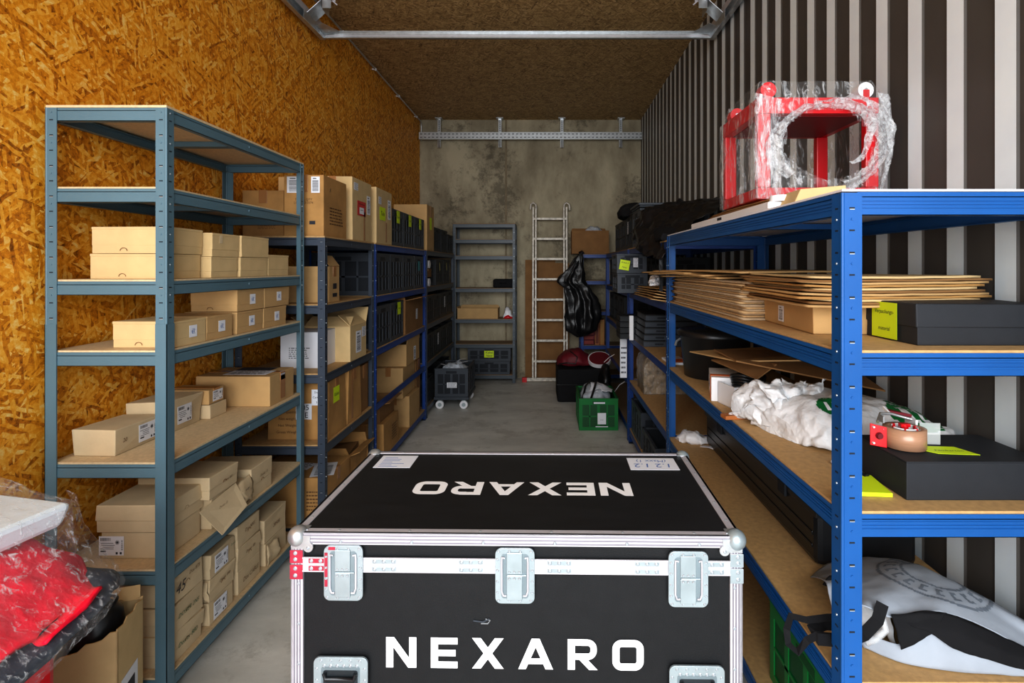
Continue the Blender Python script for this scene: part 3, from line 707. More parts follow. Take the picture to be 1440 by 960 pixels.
for lb, y0, y1, z0, z1, st in (
    ('bottom box of the nearest stack on the bottom shelf, Dosier in green', 1.835, 2.01, .098, .198, [wr('Dosier 880', ink=M_INKG, s=.13)]),
    ('middle box of the nearest stack on the bottom shelf, DOSIER in green', 1.84, 2.015, .199, .297, [wr('DOSIER 2NS', ink=M_INKG, s=.12)]),
    ('top box of the nearest stack on the bottom shelf, marked 45', 1.84, 2.01, .298, .40, [wr('45', .25, .45, M_INK, .06, .055), wr('Dos 875', .7, .7, s=.07)]),
    ('bottom box of the second stack on the bottom shelf with white label', 2.05, 2.21, .098, .185, [(('+x', .4, .5, .085, .065, 'ship'), dict(off=.006))]),
    ('middle box of the second stack on the bottom shelf, torn corner', 2.055, 2.215, .186, .27, [wr('Dosier 890', .55, .6, s=.09)]),
    ('top box of the second stack on the bottom shelf with white label', 2.05, 2.22, .271, .36, [(('+x', .42, .5, .085, .065, 'ship'), dict(off=.006)), wr('Dosier', .88, .75, M_INKG, .04, .03)]),
    ('bottom box of the third stack on the bottom shelf, CABLE written', 2.24, 2.42, .098, .195, [wr('Dos CABLE', .5, .5, s=.13)]),
    ('middle box of the third stack on the bottom shelf with a notch', 2.235, 2.42, .196, .29, [wr('Dosier 88', .5, .6, s=.09)]),
    ('top box of the third stack on the bottom shelf with faint writing', 2.235, 2.41, .291, .385, [wr('Dos NAS', .5, .6, s=.08)]),
    ('lower crushed box at the far end of the bottom shelf', 2.46, 2.66, .098, .20, []),
    ('upper box of the far end stack on the bottom shelf, tilted lid', 2.45, 2.65, .201, .31, [wr('20 580', .5, .5, s=.08)])):
    x0 = -1.48 if y0 < 2 else -1.52
    t = carton(lb, x0, -1.270, y0, y1, z0, z1, M_CARDG, 'lidbox' if z1 > .25 or y0 < 2 else 'carton', g, j=.003, st=st)
    if 'torn' in lb:
        f = MB(); loft(f, [[(.10,-.083,.075),(.12,-.09,.08)],[(.10,-.10,.04),(.125,-.095,.045)],[(.11,-.09,.01),(.125,-.083,.0)]], 6, 8, M_CARDG, .006, 30); f.build('torn_flap', t, solid=.002)
    if 'crushed' in lb:
        f = MB(); loft(f, [[(.128,-.10,.09),(.13,.0,.085)],[(.14,-.11,.05),(.15,.0,.04)],[(.13,-.10,.0),(.135,.0,.0)]], 6, 8, M_CARDG, .008, 24); f.build('crushed_flap', t, solid=.002)

# ================================================================ slate rack: cartons
carton('worn brown carton on the top of the slate rack, partly behind the grey rack', -1.625, -1.40, 2.90, 3.22, 1.61, 1.857, M_CARDW, 'carton', st=[(('-y', .6, .25, .12, .05, 'print'),)])
carton('tall tan carton end sticking up behind the worn carton', -1.60, -1.385, 3.24, 3.40, 1.61, 1.985, M_CARD, 'carton')
carton('shiny taped carton with X mark and shipping papers on top of the slate rack', -1.378, -1.168, 2.85, 3.18, 1.61, 1.93, M_CARDW, 'carton',
    st=[(('-y', .26, .84, .075, .085, 'bars'),), (('-y', .80, .84, .045, .085, 'bars'),), (('-y', .5, .57, .15, .035, 'print'), dict(text='TOTAL QTY\nLOT NO 0374')),
        (('+x', .25, .78, .035, .045, 'hand'), dict(text='X')), (('+x', .5, .35, .22, .11, 'print'),), (('-y', .72, .22, .03, .018, 'plain'), dict(col=M_INK, name='printed_mark'))])
carton('tall tan carton with red document pouch on top of the slate rack', -1.40, -1.160, 3.25, 3.60, 1.61, 1.99, M_CARDL, 'carton',
    st=[(('+x', .45, .53, .15, .09, 'red'),), (('+x', .16, .86, .07, .045, 'lines'),), (('+x', .83, .62, .065, .12, 'bars'),), (('+x', .6, .25, .03, .18, 'plain'), dict(col=M_TAPE, name='tape'))])
carton('tall tan carton with yellow note and white label above the blue rack', -1.42, -1.152, 3.68, 4.05, 1.61, 1.99, M_CARDL, 'carton',
    st=[(('+x', .36, .55, .13, .09, 'note'), dict(text='Teile')), (('+x', .2, .78, .06, .05, 'lines'),), (('+x', .8, .66, .07, .14, 'bars'),), (('+x', .6, .22, .03, .14, 'plain'), dict(col=M_TAPE, name='tape'))])
t = carton('brown carton with a peaked open flap on the second shelf of the slate rack', -1.42, -1.178, 2.95, 3.10, 1.255, 1.452, M_CARD, 'carton', st=[(('+x', .5, .45, .05, .03, 'plain'), dict(col=M_INK, name='printed_mark')), (('+x', .5, .2, .06, .02, 'plain'), dict(col=M_INK, name='printed_mark'))])
f = MB(); f.slab((.118,-.07,.198), (.118,.07,.198), (.075,.07,.255), (.075,-.07,.255), .003, M_CARD); f.build('flap', t)
t = carton('white paper covered box with printed lines on the third shelf of the slate rack', -1.462, -1.235, 2.98, 3.22, .895, 1.093, M_PAPER, 'carton', name='white_box', st=[(('-y', .45, .42, .13, .07, 'lines'),)])
carton('open brown carton with shipping labels on the third shelf of the slate rack', -1.42, -1.148, 3.18, 3.46, .895, 1.10, M_CARDL, 'open', flaps=(('-x', 35, .1), ('+y', 50, .12), ('+x', 140, .10), ('-y', 150, .1)),
    st=[(('+x', .5, .5, .09, .13, 'bars'),), (('+x', .84, .75, .07, .06, 'lines'),), (('-y', .45, .42, .1, .01, 'print'), dict(text='=====')), (('-y', .45, .2, .1, .01, 'print'), dict(text='====='))])
carton('dark brown carton at the back of the third shelf of the slate rack', -1.62, -1.45, 3.3, 3.58, .895, 1.13, M_CARDD, 'carton')
carton('large worn carton with weight text and white shipping sheets on the slate rack', -1.50, -1.172, 2.92, 3.17, .525, .84, M_CARDW, 'carton', j=.006,
    st=[(('-y', .33, .30, .17, .15, 'print'), dict(text='Total quantity\nNet weight\nNet Weight\nGross Weight')), (('-y', .86, .72, .085, .085, 'plain'), dict(text='Shop Big\nCarton No\n3 of 3')), (('-y', .60, .48, .085, .085, 'plain'), dict(text='L05\nCE')),
        (('+x', .45, .7, .085, .085, 'note'), dict(text='Kabel'))])
carton('worn taped carton behind the one with weight text on the slate rack', -1.50, -1.168, 3.20, 3.42, .525, .865, M_CARDW, 'carton', j=.006, st=[(('+x', .3, .5, .03, .3, 'plain'), dict(col=M_TAPE, name='tape'))])
carton('narrow dark carton at the far end of the fourth shelf of the slate rack', -1.50, -1.18, 3.44, 3.60, .525, .82, M_CARDD, 'carton')
carton('low worn carton with white papers on top at the foot of the slate rack', -1.58, -1.158, 2.86, 3.20, .10, .345, M_CARDW, 'carton', j=.004,
    st=[(('top', .86, .35, .12, .2, 'bars'), dict(rot=15)), (('top', .5, .5, .14, .1, 'lines'), dict(rot=-10)), (('-y', .85, .5, .10, .12, 'print'),)])
t = carton('crumpled open brown carton at the foot of the slate rack', -1.52, -1.18, 3.26, 3.57, .10, .32, M_CARDW, 'open', j=.010, flaps=(('+x', 20, .06), ('-x', 45, .1), ('-y', 65, .06), ('+y', 75, .05)))
f = MB(); f.box(-.14, .14, -.12, .12, .05, .21, M_CARDD, .02); f.build('packing_paper', t)

# ================================================================ left blue rack: crates and cartons
g = 'dark crates standing in rows on the left blue rack'
note = ['Daiso', 'Adapter', 'Netzteil']
names = ['nearest', 'middle', 'farthest']
for i in range(3):
    y0 = 4.07+i*.365
    crate('dark crate with yellow note on top of the blue rack, '+names[i]+' of three', -1.60, -1.165, y0, y0+.355, 1.61, 1.89, st=[(('+x', .45, .80, .085, .095, 'note'), dict(text=note[i], off=.012))], group=g)
names = ['nearest in the row', 'second in the row', 'third in the row', 'last, with teal label']
for i in range(4):
    y0 = 3.69+i*.362
    crate('dark crate on second shelf of the left blue rack, '+names[i], -1.60, -1.165, y0, y0+.355, 1.255, 1.545, group=g, st=[(('+x', .5, .7, .07, .085, 'teal'), dict(off=.002))] if i == 3 else [])
crate('dark crate without note on the third shelf of the left blue rack', -1.60, -1.165, 3.70, 4.055, .895, 1.18, group=g)
crate('dark crate with yellow note on the third shelf of the left blue rack', -1.60, -1.165, 4.062, 4.417, .895, 1.18, group=g, st=[(('+x', .55, .82, .085, .095, 'note'), dict(text='Stecker', off=.012))])
carton('brown carton with a wide flap opened into the aisle on the left blue rack', -1.50, -1.16, 4.46, 5.08, .895, 1.175, M_CARDD, 'open', flaps=(('+x', 12, .13), ('-x', 60, .1), ('-y', 80, .09)), st=[(('+x', .62, .5, .06, .09, 'lines'),)])
g = 'brown cartons stacked in the lower part of the left blue rack'
carton('bottom dark crushed carton with print at the near foot of the blue rack', -1.45, -1.158, 3.86, 4.27, .10, .335, M_CARDW, 'carton', g, j=.006, st=[(('+x', .65, .5, .16, .13, 'print'),)])
t = carton('upper dark carton with wide flap folded out, at the near foot of the blue rack', -1.45, -1.192, 3.88, 4.25, .336, .47, M_CARDD, 'open', g, flaps=(('+x', 8, .07), ('-y', 5, .12), ('-x', 60, .1)))
carton('bottom tan carton at the far foot of the blue rack', -1.42, -1.160, 4.59, 4.95, .10, .36, M_CARD, 'carton', g)
carton('second tan carton up at the far foot of the blue rack', -1.44, -1.19, 4.50, 4.90, .361, .615, M_CARD, 'carton', g)
carton('topmost tan carton with white label in the far foot stack of the blue rack', -1.45, -1.178, 4.56, 5.02, .616, .80, M_CARD, 'open', g, flaps=(('-x', 70, .06), ('+x', 85, .05)), st=[(('+x', .62, .4, .08, .12, 'bars'),)])
carton('very tall brown carton at the back of the blue rack below the crates', -1.59, -1.46, 3.95, 4.45, .10, .83, M_CARDD, 'carton', g)
carton('narrow brown carton at the far end of the blue rack bottom shelf', -1.42, -1.192, 4.97, 5.12, .10, .60, M_CARDD, 'carton', g)

# ================================================================ far left rack
carton('tall brown carton with yellow note on top of the far left rack', -1.48, -1.155, 5.24, 5.56, 1.61, 2.05, M_CARD, 'carton', st=[(('+x', .5, .6, .09, .12, 'note'),)])
g = 'dark crates in the far left rack'
for i, (y0, lb) in enumerate(((5.60, 'dark crate on top of the far left rack beside the tall brown carton'), (6.0, 'dark crate in the middle on top of the far left rack'), (6.38, 'dark crate at the far corner on top of the far left rack'))):
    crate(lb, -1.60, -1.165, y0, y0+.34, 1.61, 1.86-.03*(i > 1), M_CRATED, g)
for z, nm in ((.895, 'third'), (.525, 'fourth')):
    for i in range(4):
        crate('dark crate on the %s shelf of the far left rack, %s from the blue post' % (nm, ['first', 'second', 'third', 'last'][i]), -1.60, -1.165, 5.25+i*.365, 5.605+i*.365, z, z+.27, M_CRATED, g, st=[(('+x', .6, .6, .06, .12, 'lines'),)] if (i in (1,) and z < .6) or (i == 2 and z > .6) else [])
for i in range(2):
    crate('dark crate with pale strap on the second shelf, far left rack, %s one' % ['nearer', 'farther'][i], -1.60, -1.165, 5.72+i*.40, 6.09+i*.40, 1.255, 1.53, M_CRATED, g, st=[(('+x', .5, .72, .025, .09, 'plain'), dict(rot=15, col=mat('strap_yellow', (206,196,120), .6), name='strap', off=.003))])
for k, z in ((0, 1.44), (1, 1.275)):
    t = thing('cable_reel', ['white ended reel on top of the pile beside the blue post', 'white ended reel under another beside the blue post'][k], 'reel', (-1.30, 5.45, z-.02 if k else z-.005))
    m = MB(); m.cyl((-.11,0,.04), (.11,0,.04), .03, .03, M_BLKP, 16); m.build('core', t)
    for x in (-.115, .115):
        m = MB(); m.cyl((x-.01,0,.04), (x+.01,0,.04), .04, .04, M_WHITEP, 20); m.build('flange', t)
for i in range(4):
    if i in (0,): crate('empty dark crate on the floor shelf of the far left rack near the blue post', -1.60, -1.165, 5.27, 5.62, .10, .36, M_CRATED, g)
    if i == 3: crate('empty dark crate on the floor shelf of the far left rack beyond the dolly', -1.60, -1.2, 6.3, 6.66, .10, .36, M_CRATED, g)
carton('flat carton lying between the two reels on the second shelf', -1.5, -1.19, 5.30, 5.60, 1.3455, 1.43, M_CARDD, 'carton')
crate('dark shallow crate under the lying carton behind the blue post', -1.6, -1.18, 5.27, 5.36, 1.255, 1.345, M_CRATED, g)

# ================================================================ rack on the back wall
t = thing('carrying_case', 'small black rounded case on the grey rack against the back wall', 'case', (-.56, 6.93, 1.186))
m = MB(); m.box(-.125, .125, -.08, .08, 0, .11, M_BLKC); m.build('shell', t, .02)
m = MB(); m.tube([(-.04,-.08,.05),(-.04,-.10,.06),(.04,-.10,.06),(.04,-.08,.05)], .005, M_BLKC); m.build('handle', t)
carton('long open brown carton on the grey back rack above the empty shelf', -1.13, -.62, 6.83, 7.08, .80, .93, M_CARD, 'open', flaps=(('+y', 80, .03), ('-x', 80, .02)))
t = thing('plastic_pouch', 'small white and red plastic pouch beside the long carton on the back rack', 'bag', (-.50, 6.92, .801))
m = MB(); bundle(m, [(-.06,0,0,0,.03,.02),(-.03,0,0,0,.05,.13),(.02,0,0,0,.05,.12),(.06,0,0,0,.03,.02)], M_WHITEP, amt=.015, sc=30); m.build('pouch', t)
m = MB(); bundle(m, [(-.05,-.02,0,0,.04,.01),(.0,-.02,0,0,.05,.045),(.07,-.02,0,0,.03,.01)], M_RED, amt=.008, sc=30); m.build('red_end', t)
crate('lower dark crate on the bottom shelf of the back rack', -.99, -.47, 6.82, 7.08, .105, .27, M_CRATE)
t = crate('upper dark crate with yellow note on the bottom shelf of the back rack', -1.0, -.46, 6.82, 7.08, .271, .435, M_CRATE, st=[(('-y', .5, .55, .12, .085, 'note'), dict(text='Kabel\nNetz', off=.012))])
m = MB(); m.slab((-.64, 6.86, .437), (-.50, 6.84, .437), (-.49, 6.95, .442), (-.62, 6.98, .442), .004, M_PAPER)
tag(m.build('paper_sheet'), 'white papers lying on the upper crate of the back rack', 'paper')

# dolly and crate on it
t = thing('crate_dolly', 'grey four wheeled dolly under the dark crate', 'dolly', (-.98, 5.82, 0))
w_, d_ = .355, .54
m = MB(); m.box(-w_/2, w_/2, -d_/2, -d_/2+.04, .095, .125, M_CRATE); m.box(-w_/2, w_/2, d_/2-.04, d_/2, .095, .125, M_CRATE)
m.box(-w_/2, -w_/2+.04, -d_/2+.04, d_/2-.04, .095, .125, M_CRATE); m.box(w_/2-.04, w_/2, -d_/2+.04, d_/2-.04, .095, .125, M_CRATE); m.build('frame', t, .004)
for sx in (-1, 1):
    for sy in (-1, 1):
        c = Vector((sx*(w_/2-.055), sy*(d_/2-.05), 0))
        m = MB(); m.cyl(c+Vector((0,0,.08)), c+Vector((0,0,.0945)), .022, .026, M_ZINC, 14)
        m.box(c.x-.022, c.x+.022, c.y-.019, c.y-.015, .045, .082, M_ZINC); m.box(c.x-.022, c.x+.022, c.y+.015, c.y+.019, .045, .082, M_ZINC); cs = m.build('caster', t)
        m = MB(); m.cyl(c+Vector((0,-.022,.0415)), c+Vector((0,.012,.0415)), .041, .041, M_WHITEP, 26); m.cyl(c+Vector((0,-.025,.0415)), c+Vector((0,.016,.0415)), .020, .020, M_ZINC, 14); m.build('wheel', cs)
crate('dark crate with white label filled with clear film, riding on the dolly', -1.152, -.808, 5.56, 6.08, .126, .415, M_CRATE, st=[(('-y', .52, .42, .1, .055, 'lines'), dict(off=.012))])
t = thing('plastic_film_scraps', 'crumpled clear and white film heaped in the crate on the dolly', 'plastic', (-.98, 5.82, .30))
m = MB(); bundle(m, [(0,-.22,0,.10,0,.03),(0,-.1,0,.13,0,.13),(0,.08,0,.13,0,.12),(0,.22,0,.10,0,.03)], mat('film_heap', (190,196,204), .25, 0, .3, 20), amt=.03, sc=14, nu=40, nv=30); m.build('film_heap', t)
m = MB()
for a, b in (((-.05,-.15,.11),(-.12,-.2,.15)), ((.02,-.1,.12),(.15,-.16,.17)), ((.0,.0,.13),(.12,-.1,.19))): m.ribbon([a, ((Vector(a)+Vector(b))/2+Vector((0,0,.01))), b], .025, .002, M_WHITEP)
m.build('film_strip', t)
# ================================================================ ladder, panels, hanging bag
t = thing('extension_ladder', 'tall paint spattered aluminium ladder leaning against the concrete back wall', 'ladder', (0, 0, 0))
LX0, LX1 = -.185, .245
def lad(z, x=0, dy=0): return Vector((x, 6.90+(7.07-6.90)*z/2.25+dy, z))
for x in (LX0, LX1):
    for dx, dy, z1 in ((0, 0, 2.22), (.035 if x < 0 else -.035, -.035, 2.20)):
        m = MB(); m.bar(lad(.05, x+dx, dy-.02), lad(z1, x+dx, dy-.02), .022, .03, M_LADDER, (0,1,0)); m.build('stile', t, .003)
    m = MB(); c = lad(2.22, x, -.03)
    m.tube([c+Vector((-.035,0,-.03)), c+Vector((-.03,-.01,.03)), c+Vector((.0,-.012,.055)), c+Vector((.035,-.01,.03)), c+Vector((.04,0,-.04))], .014, M_LADDER, 10); m.build('top_hook', t)
for i in range(8):
    z = .26+i*.258
    m = MB(); a, b = lad(z, LX0, -.03), lad(z, LX1, -.03); m.bar(a, b, .028, .028, M_LADDER)
    m.box(a.x+.03, b.x-.03, a.y-.0145, a.y+.0145, z-.0165, z-.0142, M_LADDARK); m.build('rung', t, .004)  # dark brown strip under each rung
m = MB(); m.box(-.26, .30, 6.855, 6.90, .012, .055, M_LADDER); m.build('foot_bar', t, .003)
for x, mm in ((-.29, M_RED), (.325, M_RED)):
    m = MB(); m.box(x-.03, x+.03, 6.85, 6.905, .0, .06, mm); m.build('foot_cap', t, .005)
for i, (x0, x1, h, y) in enumerate(((-.29, .10, 1.54, 7.10), (-.13, .28, 1.50, 7.07))):
    m = MB(); m.slab((x0, y-.02, .002), (x1, y-.02, .002), (x1, y+.005, h), (x0, y+.005, h), .006, M_CARDD)
    for k in (.34, .67): m.slab((x0, y-.0275+.008*k*2, h*k-.002), (x1, y-.0275+.008*k*2, h*k-.002), (x1, y-.0272+.008*k*2, h*k+.002), (x0, y-.0272+.008*k*2, h*k+.002), .0005, M_CARDIN)
    tag(m.build('cardboard_sheet'), ['large flat cardboard sheet leaning on the wall left behind the ladder', 'large flat cardboard sheet leaning on the wall right behind the ladder'][i], 'cardboard')

t = thing('rubbish_bag', 'black plastic bag hanging from the corner of the small blue back rack', 'bag', (.385, 6.6, 1.62))
def hb(u, v):     # silhouette: pinched at top, flared triangle, neck, belly
    ks = [(0, .00, .015), (.12, -.05, .06), (.26, -.10, .12), (.34, -.13, .15), (.42, -.05, .14), (.55, 0, .165), (.75, .01, .18), (.92, .0, .15), (1, .0, .03)]
    for i in range(len(ks)-1):
        if ks[i][0] <= v <= ks[i+1][0]:
            f = (v-ks[i][0])/(ks[i+1][0]-ks[i][0]); cx = ks[i][1]*(1-f)+ks[i+1][1]*f; r = ks[i][2]*(1-f)+ks[i+1][2]*f; break
    a = 2*math.pi*u
    r2 = r*(1+.22*math.sin(7*a+v*3)+.1*math.sin(13*a-v*5))
    return crumple(Vector((cx+.02+r2*math.cos(a), r2*.6*math.sin(a), -v*1.02)), .018, 9, 3)
m = MB(); m.grid(hb, 70, 40, M_BLKF, True, True); m.build('bag', t)
m = MB(); loft(m, [[(.0,-.02,-.01),(-.06,-.03,-.1),(-.14,-.03,-.22),(-.255,-.04,-.35)],[(.01,-.03,-.06),(-.03,-.05,-.2),(-.08,-.05,-.32),(-.24,-.04,-.38)],[(.02,-.03,-.1),(.03,-.06,-.3),(-.02,-.06,-.42),(-.12,-.05,-.44)]], 20, 14, M_BLKF, .01, 12); m.build('pulled_corner', t, solid=.002)
m = MB(); m.tube([(0,0,0),(.03,.05,.02),(.06,.16,.0)], .012, M_BLKF); m.build('knot', t)

# small back rack contents
t = carton('open brown carton stuffed with clear bags on top of the small back rack', .30, .765, 6.78, 7.08, 1.612, 1.90, M_CARDD, 'open', flaps=(('+y', 70, .05),), st=[])
m = MB(); bundle(m, [(.38,6.93,1.70,0,.08,.08),(.5,6.93,1.72,0,.10,.20),(.64,6.93,1.72,0,.10,.23),(.72,6.93,1.7,0,.06,.08)], mat('film_heap', (190,196,204)), amt=.04, sc=16, nu=36); tag(m.build('plastic_bags'), 'clear plastic bags poking out of the carton on the small back rack', 'plastic')
for i in range(4):
    m = MB(); z = .482+i*.058; m.box(.44+.01*(i%2), .58+.008*(i%3), 6.80, 7.02, z, z+.055, M_WINE); m.box(.46, .57, 6.797, 6.80, z+.01, z+.045, mat('wine_print', (150,60,50), .6))
    tag(m.build('red_box', None, .002), 'dark red small box in the pile on the small back rack, %s' % ['lowest', 'second from the bottom', 'second from the top', 'topmost'][i], 'box', 'red boxes on the small back rack')
for i in range(2):
    x = .59+i*.062
    t = thing('picture_frame', ['orange edged frame standing next to the red boxes', 'orange edged frame standing next to the blue post'][i], 'frame', (x, 6.80, .481))
    m = MB(); W_, H_ = .055, .31
    for a in ((0,.008,0,H_),(W_-.008,W_,0,H_),(.008,W_-.008,0,.012),(.008,W_-.008,H_-.012,H_)): m.box(a[0], a[1], 0, .2, a[2], a[3], mat('frame_wood', (190,120,60), .5))
    m.build('frame', t); m = MB(); m.box(.008, W_-.008, .004, .19, .012, H_-.012, [mat('frame_inset', (120,60,40), .6), M_CARDW][i]); m.build('inset', t)

# ================================================================ on the floor at the back
t = thing('soft_case', 'large black soft case lying on the floor behind the green crate', 'bag', (.42, 6.1, 0))
m = MB(); m.box(-.32, .22, -.28, .20, .004, .36, M_BLKC, .008); m.build('body', t, .02)
m = MB()
for z in (.19,): m.box(-.323, .223, -.283, .203, z, z+.008, M_BLKF)
m.build('zip', t)
t = thing('red_bag', 'dark red bag with a cord lying on the black soft case', 'bag', (.30, 6.08, .377))
m = MB(); bundle(m, [(-.20,0,0,0,.10,.03),(-.1,0,0,0,.17,.14),(.05,0,0,0,.19,.17),(.18,0,0,0,.12,.06)], M_WINE, amt=.02, sc=10); m.build('body', t)
m = MB(); m.tube([(-.18,-.17,.02),(-.1,-.2,.04),(0,-.21,.03),(.02,-.19,.1),(-.05,-.12,.15)], .006, M_BLKF); m.build('cord', t)
t = thing('round_sign', 'tilted round disc with white rim and dark red face beside the red bag', 'disc', (.565, 5.95, .44))
m = MB(); n_ = Vector((-.05, -.45, .89)).normalized(); c = Vector((0,0,.0)); m.cyl(c-n_*.02, c+n_*.018, .125, .125, M_WHITEP, 36); m.build('rim', t)
m = MB(); m.cyl(c+n_*.018, c+n_*.021, .112, .112, M_WINE, 36); m.build('face', t)
t = thing('black_bag', 'black bag with white tags slumped by the blue post behind the green crate', 'bag', (.585, 5.60, .0))
m = MB(); bundle(m, [(0,-.16,0.002,.04,0,.3),(.01,-.06,0.002,.06,0,.46),(.0,.06,0.002,.06,0,.42),(0,.14,0.002,.04,0,.2)], M_BLKF, amt=.02, sc=9, nu=34); m.build('body', t)
m = MB(); m.ribbon([(-.02,-.16,.50),(.03,-.17,.55),(.08,-.18,.58)], .03, .004, M_WHITEP); m.ribbon([(.07,-.25,.22),(.12,-.27,.30),(.17,-.27,.33)], .035, .004, M_WHITEP); m.build('tag', t)
t = thing('folding_crate', 'green folding crate on the floor filled with plastic film', 'crate', (.452, 5.10, .001))
crate_parts(t, .345, .525, .283, M_GREEN, M_GREEND)
sticker(t, (.345,.525,.283), '-y', .58, .38, .075, .10, 'plain', off=.012, text='...')
sticker(t, (.345,.525,.283), '-y', .58, .13, .11, .008, 'plain', off=.0125)
sticker(t, (.345,.525,.283), '-y', .52, .86, .10, .014, 'plain', off=.002, name='hand_grip_opening')
t = thing('plastic_film_scraps', 'white and clear film with black straps heaped in the green crate', 'plastic', (.452, 5.10, .20))
m = MB(); bundle(m, [(0,-.22,0,.11,0,.04),(-.0,-.08,0,.13,0,.12),(-.02,.08,0,.13,0,.15),(0,.21,0,.1,0,.05)], mat('film_heap', (190,196,204)), amt=.03, sc=13, nu=40, nv=30); m.build('film_heap', t)
m = MB(); m.ribbon([(-.13,-.1,.04),(-.10,-.05,.15),(-.05,.0,.19),(.0,.05,.17),(.02,.1,.1)], .02, .003, M_BLKF); m.ribbon([(-.06,-.18,.06),(-.02,-.1,.15),(.0,.0,.17)], .02, .003, M_BLKF)
m.build('strap', t)
m = MB(); loft(m, [[(-.06,-.12,.10),(.05,-.12,.12),(.14,-.1,.10)],[(-.05,0,.17),(.06,.0,.15),(.15,.0,.11)],[(-.04,.1,.15),(.06,.1,.14),(.14,.1,.09)]], 12, 10, M_PAPER, .012, 20); m.build('white_sheet', t, solid=.002)

# ================================================================ right racks in the dark
g = 'dark crates on the right racks'
for i, nm in enumerate(('nearest, under grey tray', 'second', 'third', 'farthest')):
    crate('dark crate in the row on top of right racks, %s' % nm, .68, 1.19, 4.02+i*.37, 4.38+i*.37, 1.602, 1.885-.02*(i > 1), M_CRATE if i == 0 else M_CRATED, g, st=[(('-x', .5, .6, .05, .1, 'lines'), dict(off=.012))] if i == 1 else [])
# lid of the nearest crate: grey flat tray
t = thing('plastic_tray', 'flat grey crate lid lying on the nearest crate above the black tarpaulin', 'lid', (.95, 4.16, 1.886))
m = MB(); m.box(-.28, .24, -.19, .19, .0, .012, M_CRATE); m.box(-.29, .25, -.20, .20, .012, .03, M_CRATE); m.build('lid', t, .004)
t = thing('black_bundle', 'small black rolled bundle on top of the dark crates at the far right', 'bundle', (.74, 4.75, 1.868))
m = MB(); bundle(m, [(-.0,-.25,0,.05,0,.04),(-.02,-.1,0,.11,0,.12),(0,.08,0,.10,0,.13),(0,.24,0,.05,0,.03)], M_BLKC, amt=.02, sc=12); m.build('bundle', t)
# tarpaulin draped over the top
t = thing('black_tarpaulin', 'crumpled black tarpaulin draped over the top of the second right rack', 'tarpaulin', (0, 0, 0))
m = MB(); loft(m, [
    [(1.16,3.15,1.86),(1.16,3.5,1.90),(1.16,3.9,1.92),(1.15,4.25,1.925)],
    [(.98,3.12,1.80),(.95,3.5,1.85),(.92,3.86,1.90),(.85,4.0,1.88)],
    [(.82,3.10,1.68),(.78,3.5,1.78),(.72,3.82,1.86),(.66,3.97,1.84)],
    [(.70,3.10,1.60),(.63,3.45,1.64),(.60,3.72,1.68),(.60,3.93,1.70)],
    [(.655,3.13,1.50),(.60,3.4,1.52),(.585,3.62,1.60),(.62,3.9,1.66)]], 60, 50, M_BLKF, .034, 9, 2); m.build('sheet', t, solid=.003)
m = MB(); bundle(m, [(.70,3.12,1.602,.06,0,.04),(.85,3.45,1.602,.2,0,.14),(.9,3.8,1.602,.22,0,.18),(.9,3.95,1.602,.1,0,.08)], M_BLKC, amt=.02, sc=9); m.build('folds', t)
m = MB(); m.ribbon([(.65,3.14,1.52),(.648,3.12,1.42),(.652,3.13,1.36),(.648,3.12,1.31)], .02, .003, M_BLKF, (0,1,0)); m.build('hanging_corner', t)

# second shelf from top
crate('lower dark crate of the protruding pair with yellow note, second right rack', .528, .762, 4.14, 4.46, 1.251, 1.40, M_CRATE, g)
crate('upper dark crate of the protruding pair with yellow note and white label', .524, .755, 4.14, 4.46, 1.402, 1.548, M_CRATE, g, st=[(('-y', .25, .42, .075, .075, 'note'), dict(text='Kabel 2\nNetz', rot=-10, off=.012)), (('-y', .62, .55, .035, .07, 'lines'), dict(off=.012))])
t = thing('flattened_cardboard', 'bent flattened cartons on the second shelf of the second right rack', 'cardboard', (0, 0, 0))
for i in range(5):
    m = MB(); z = 1.253+i*.014; dx = .62+.008*i
    loft(m, [[(dx-.03+.01*i,3.12+.02*i,z+.012),(dx,3.5,z+.006),(dx,3.95,z)],[(dx+.06,3.12,z),(dx+.08,3.5,z),(dx+.08,3.95,z)],[(1.0,3.12,z),(1.0,3.5,z),(1.0,3.95,z)]], 10, 10, M_CARD, .003, 14, i); m.build('sheet', t, solid=.005)
t = thing('plastic_scraps', 'small tangle of white scraps on the bent cartons', 'plastic', (.67, 3.42, 1.334))
m = MB(); bundle(m, [(-.02,-.07,0,.02,0,.01),(0,-.03,0,.035,0,.05),(.01,.03,0,.035,0,.055),(.02,.08,0,.02,0,.01)], M_WHITEP, amt=.018, sc=45, nu=30); m.build('scrap', t)
for i in range(3):
    crate('dark crate at the back of the second shelf, right rack, %s' % ['nearest', 'middle', 'farthest'][i], .82, 1.185, 3.98+i*.18, 4.15+i*.18, 1.251, 1.52, M_CRATED, g)
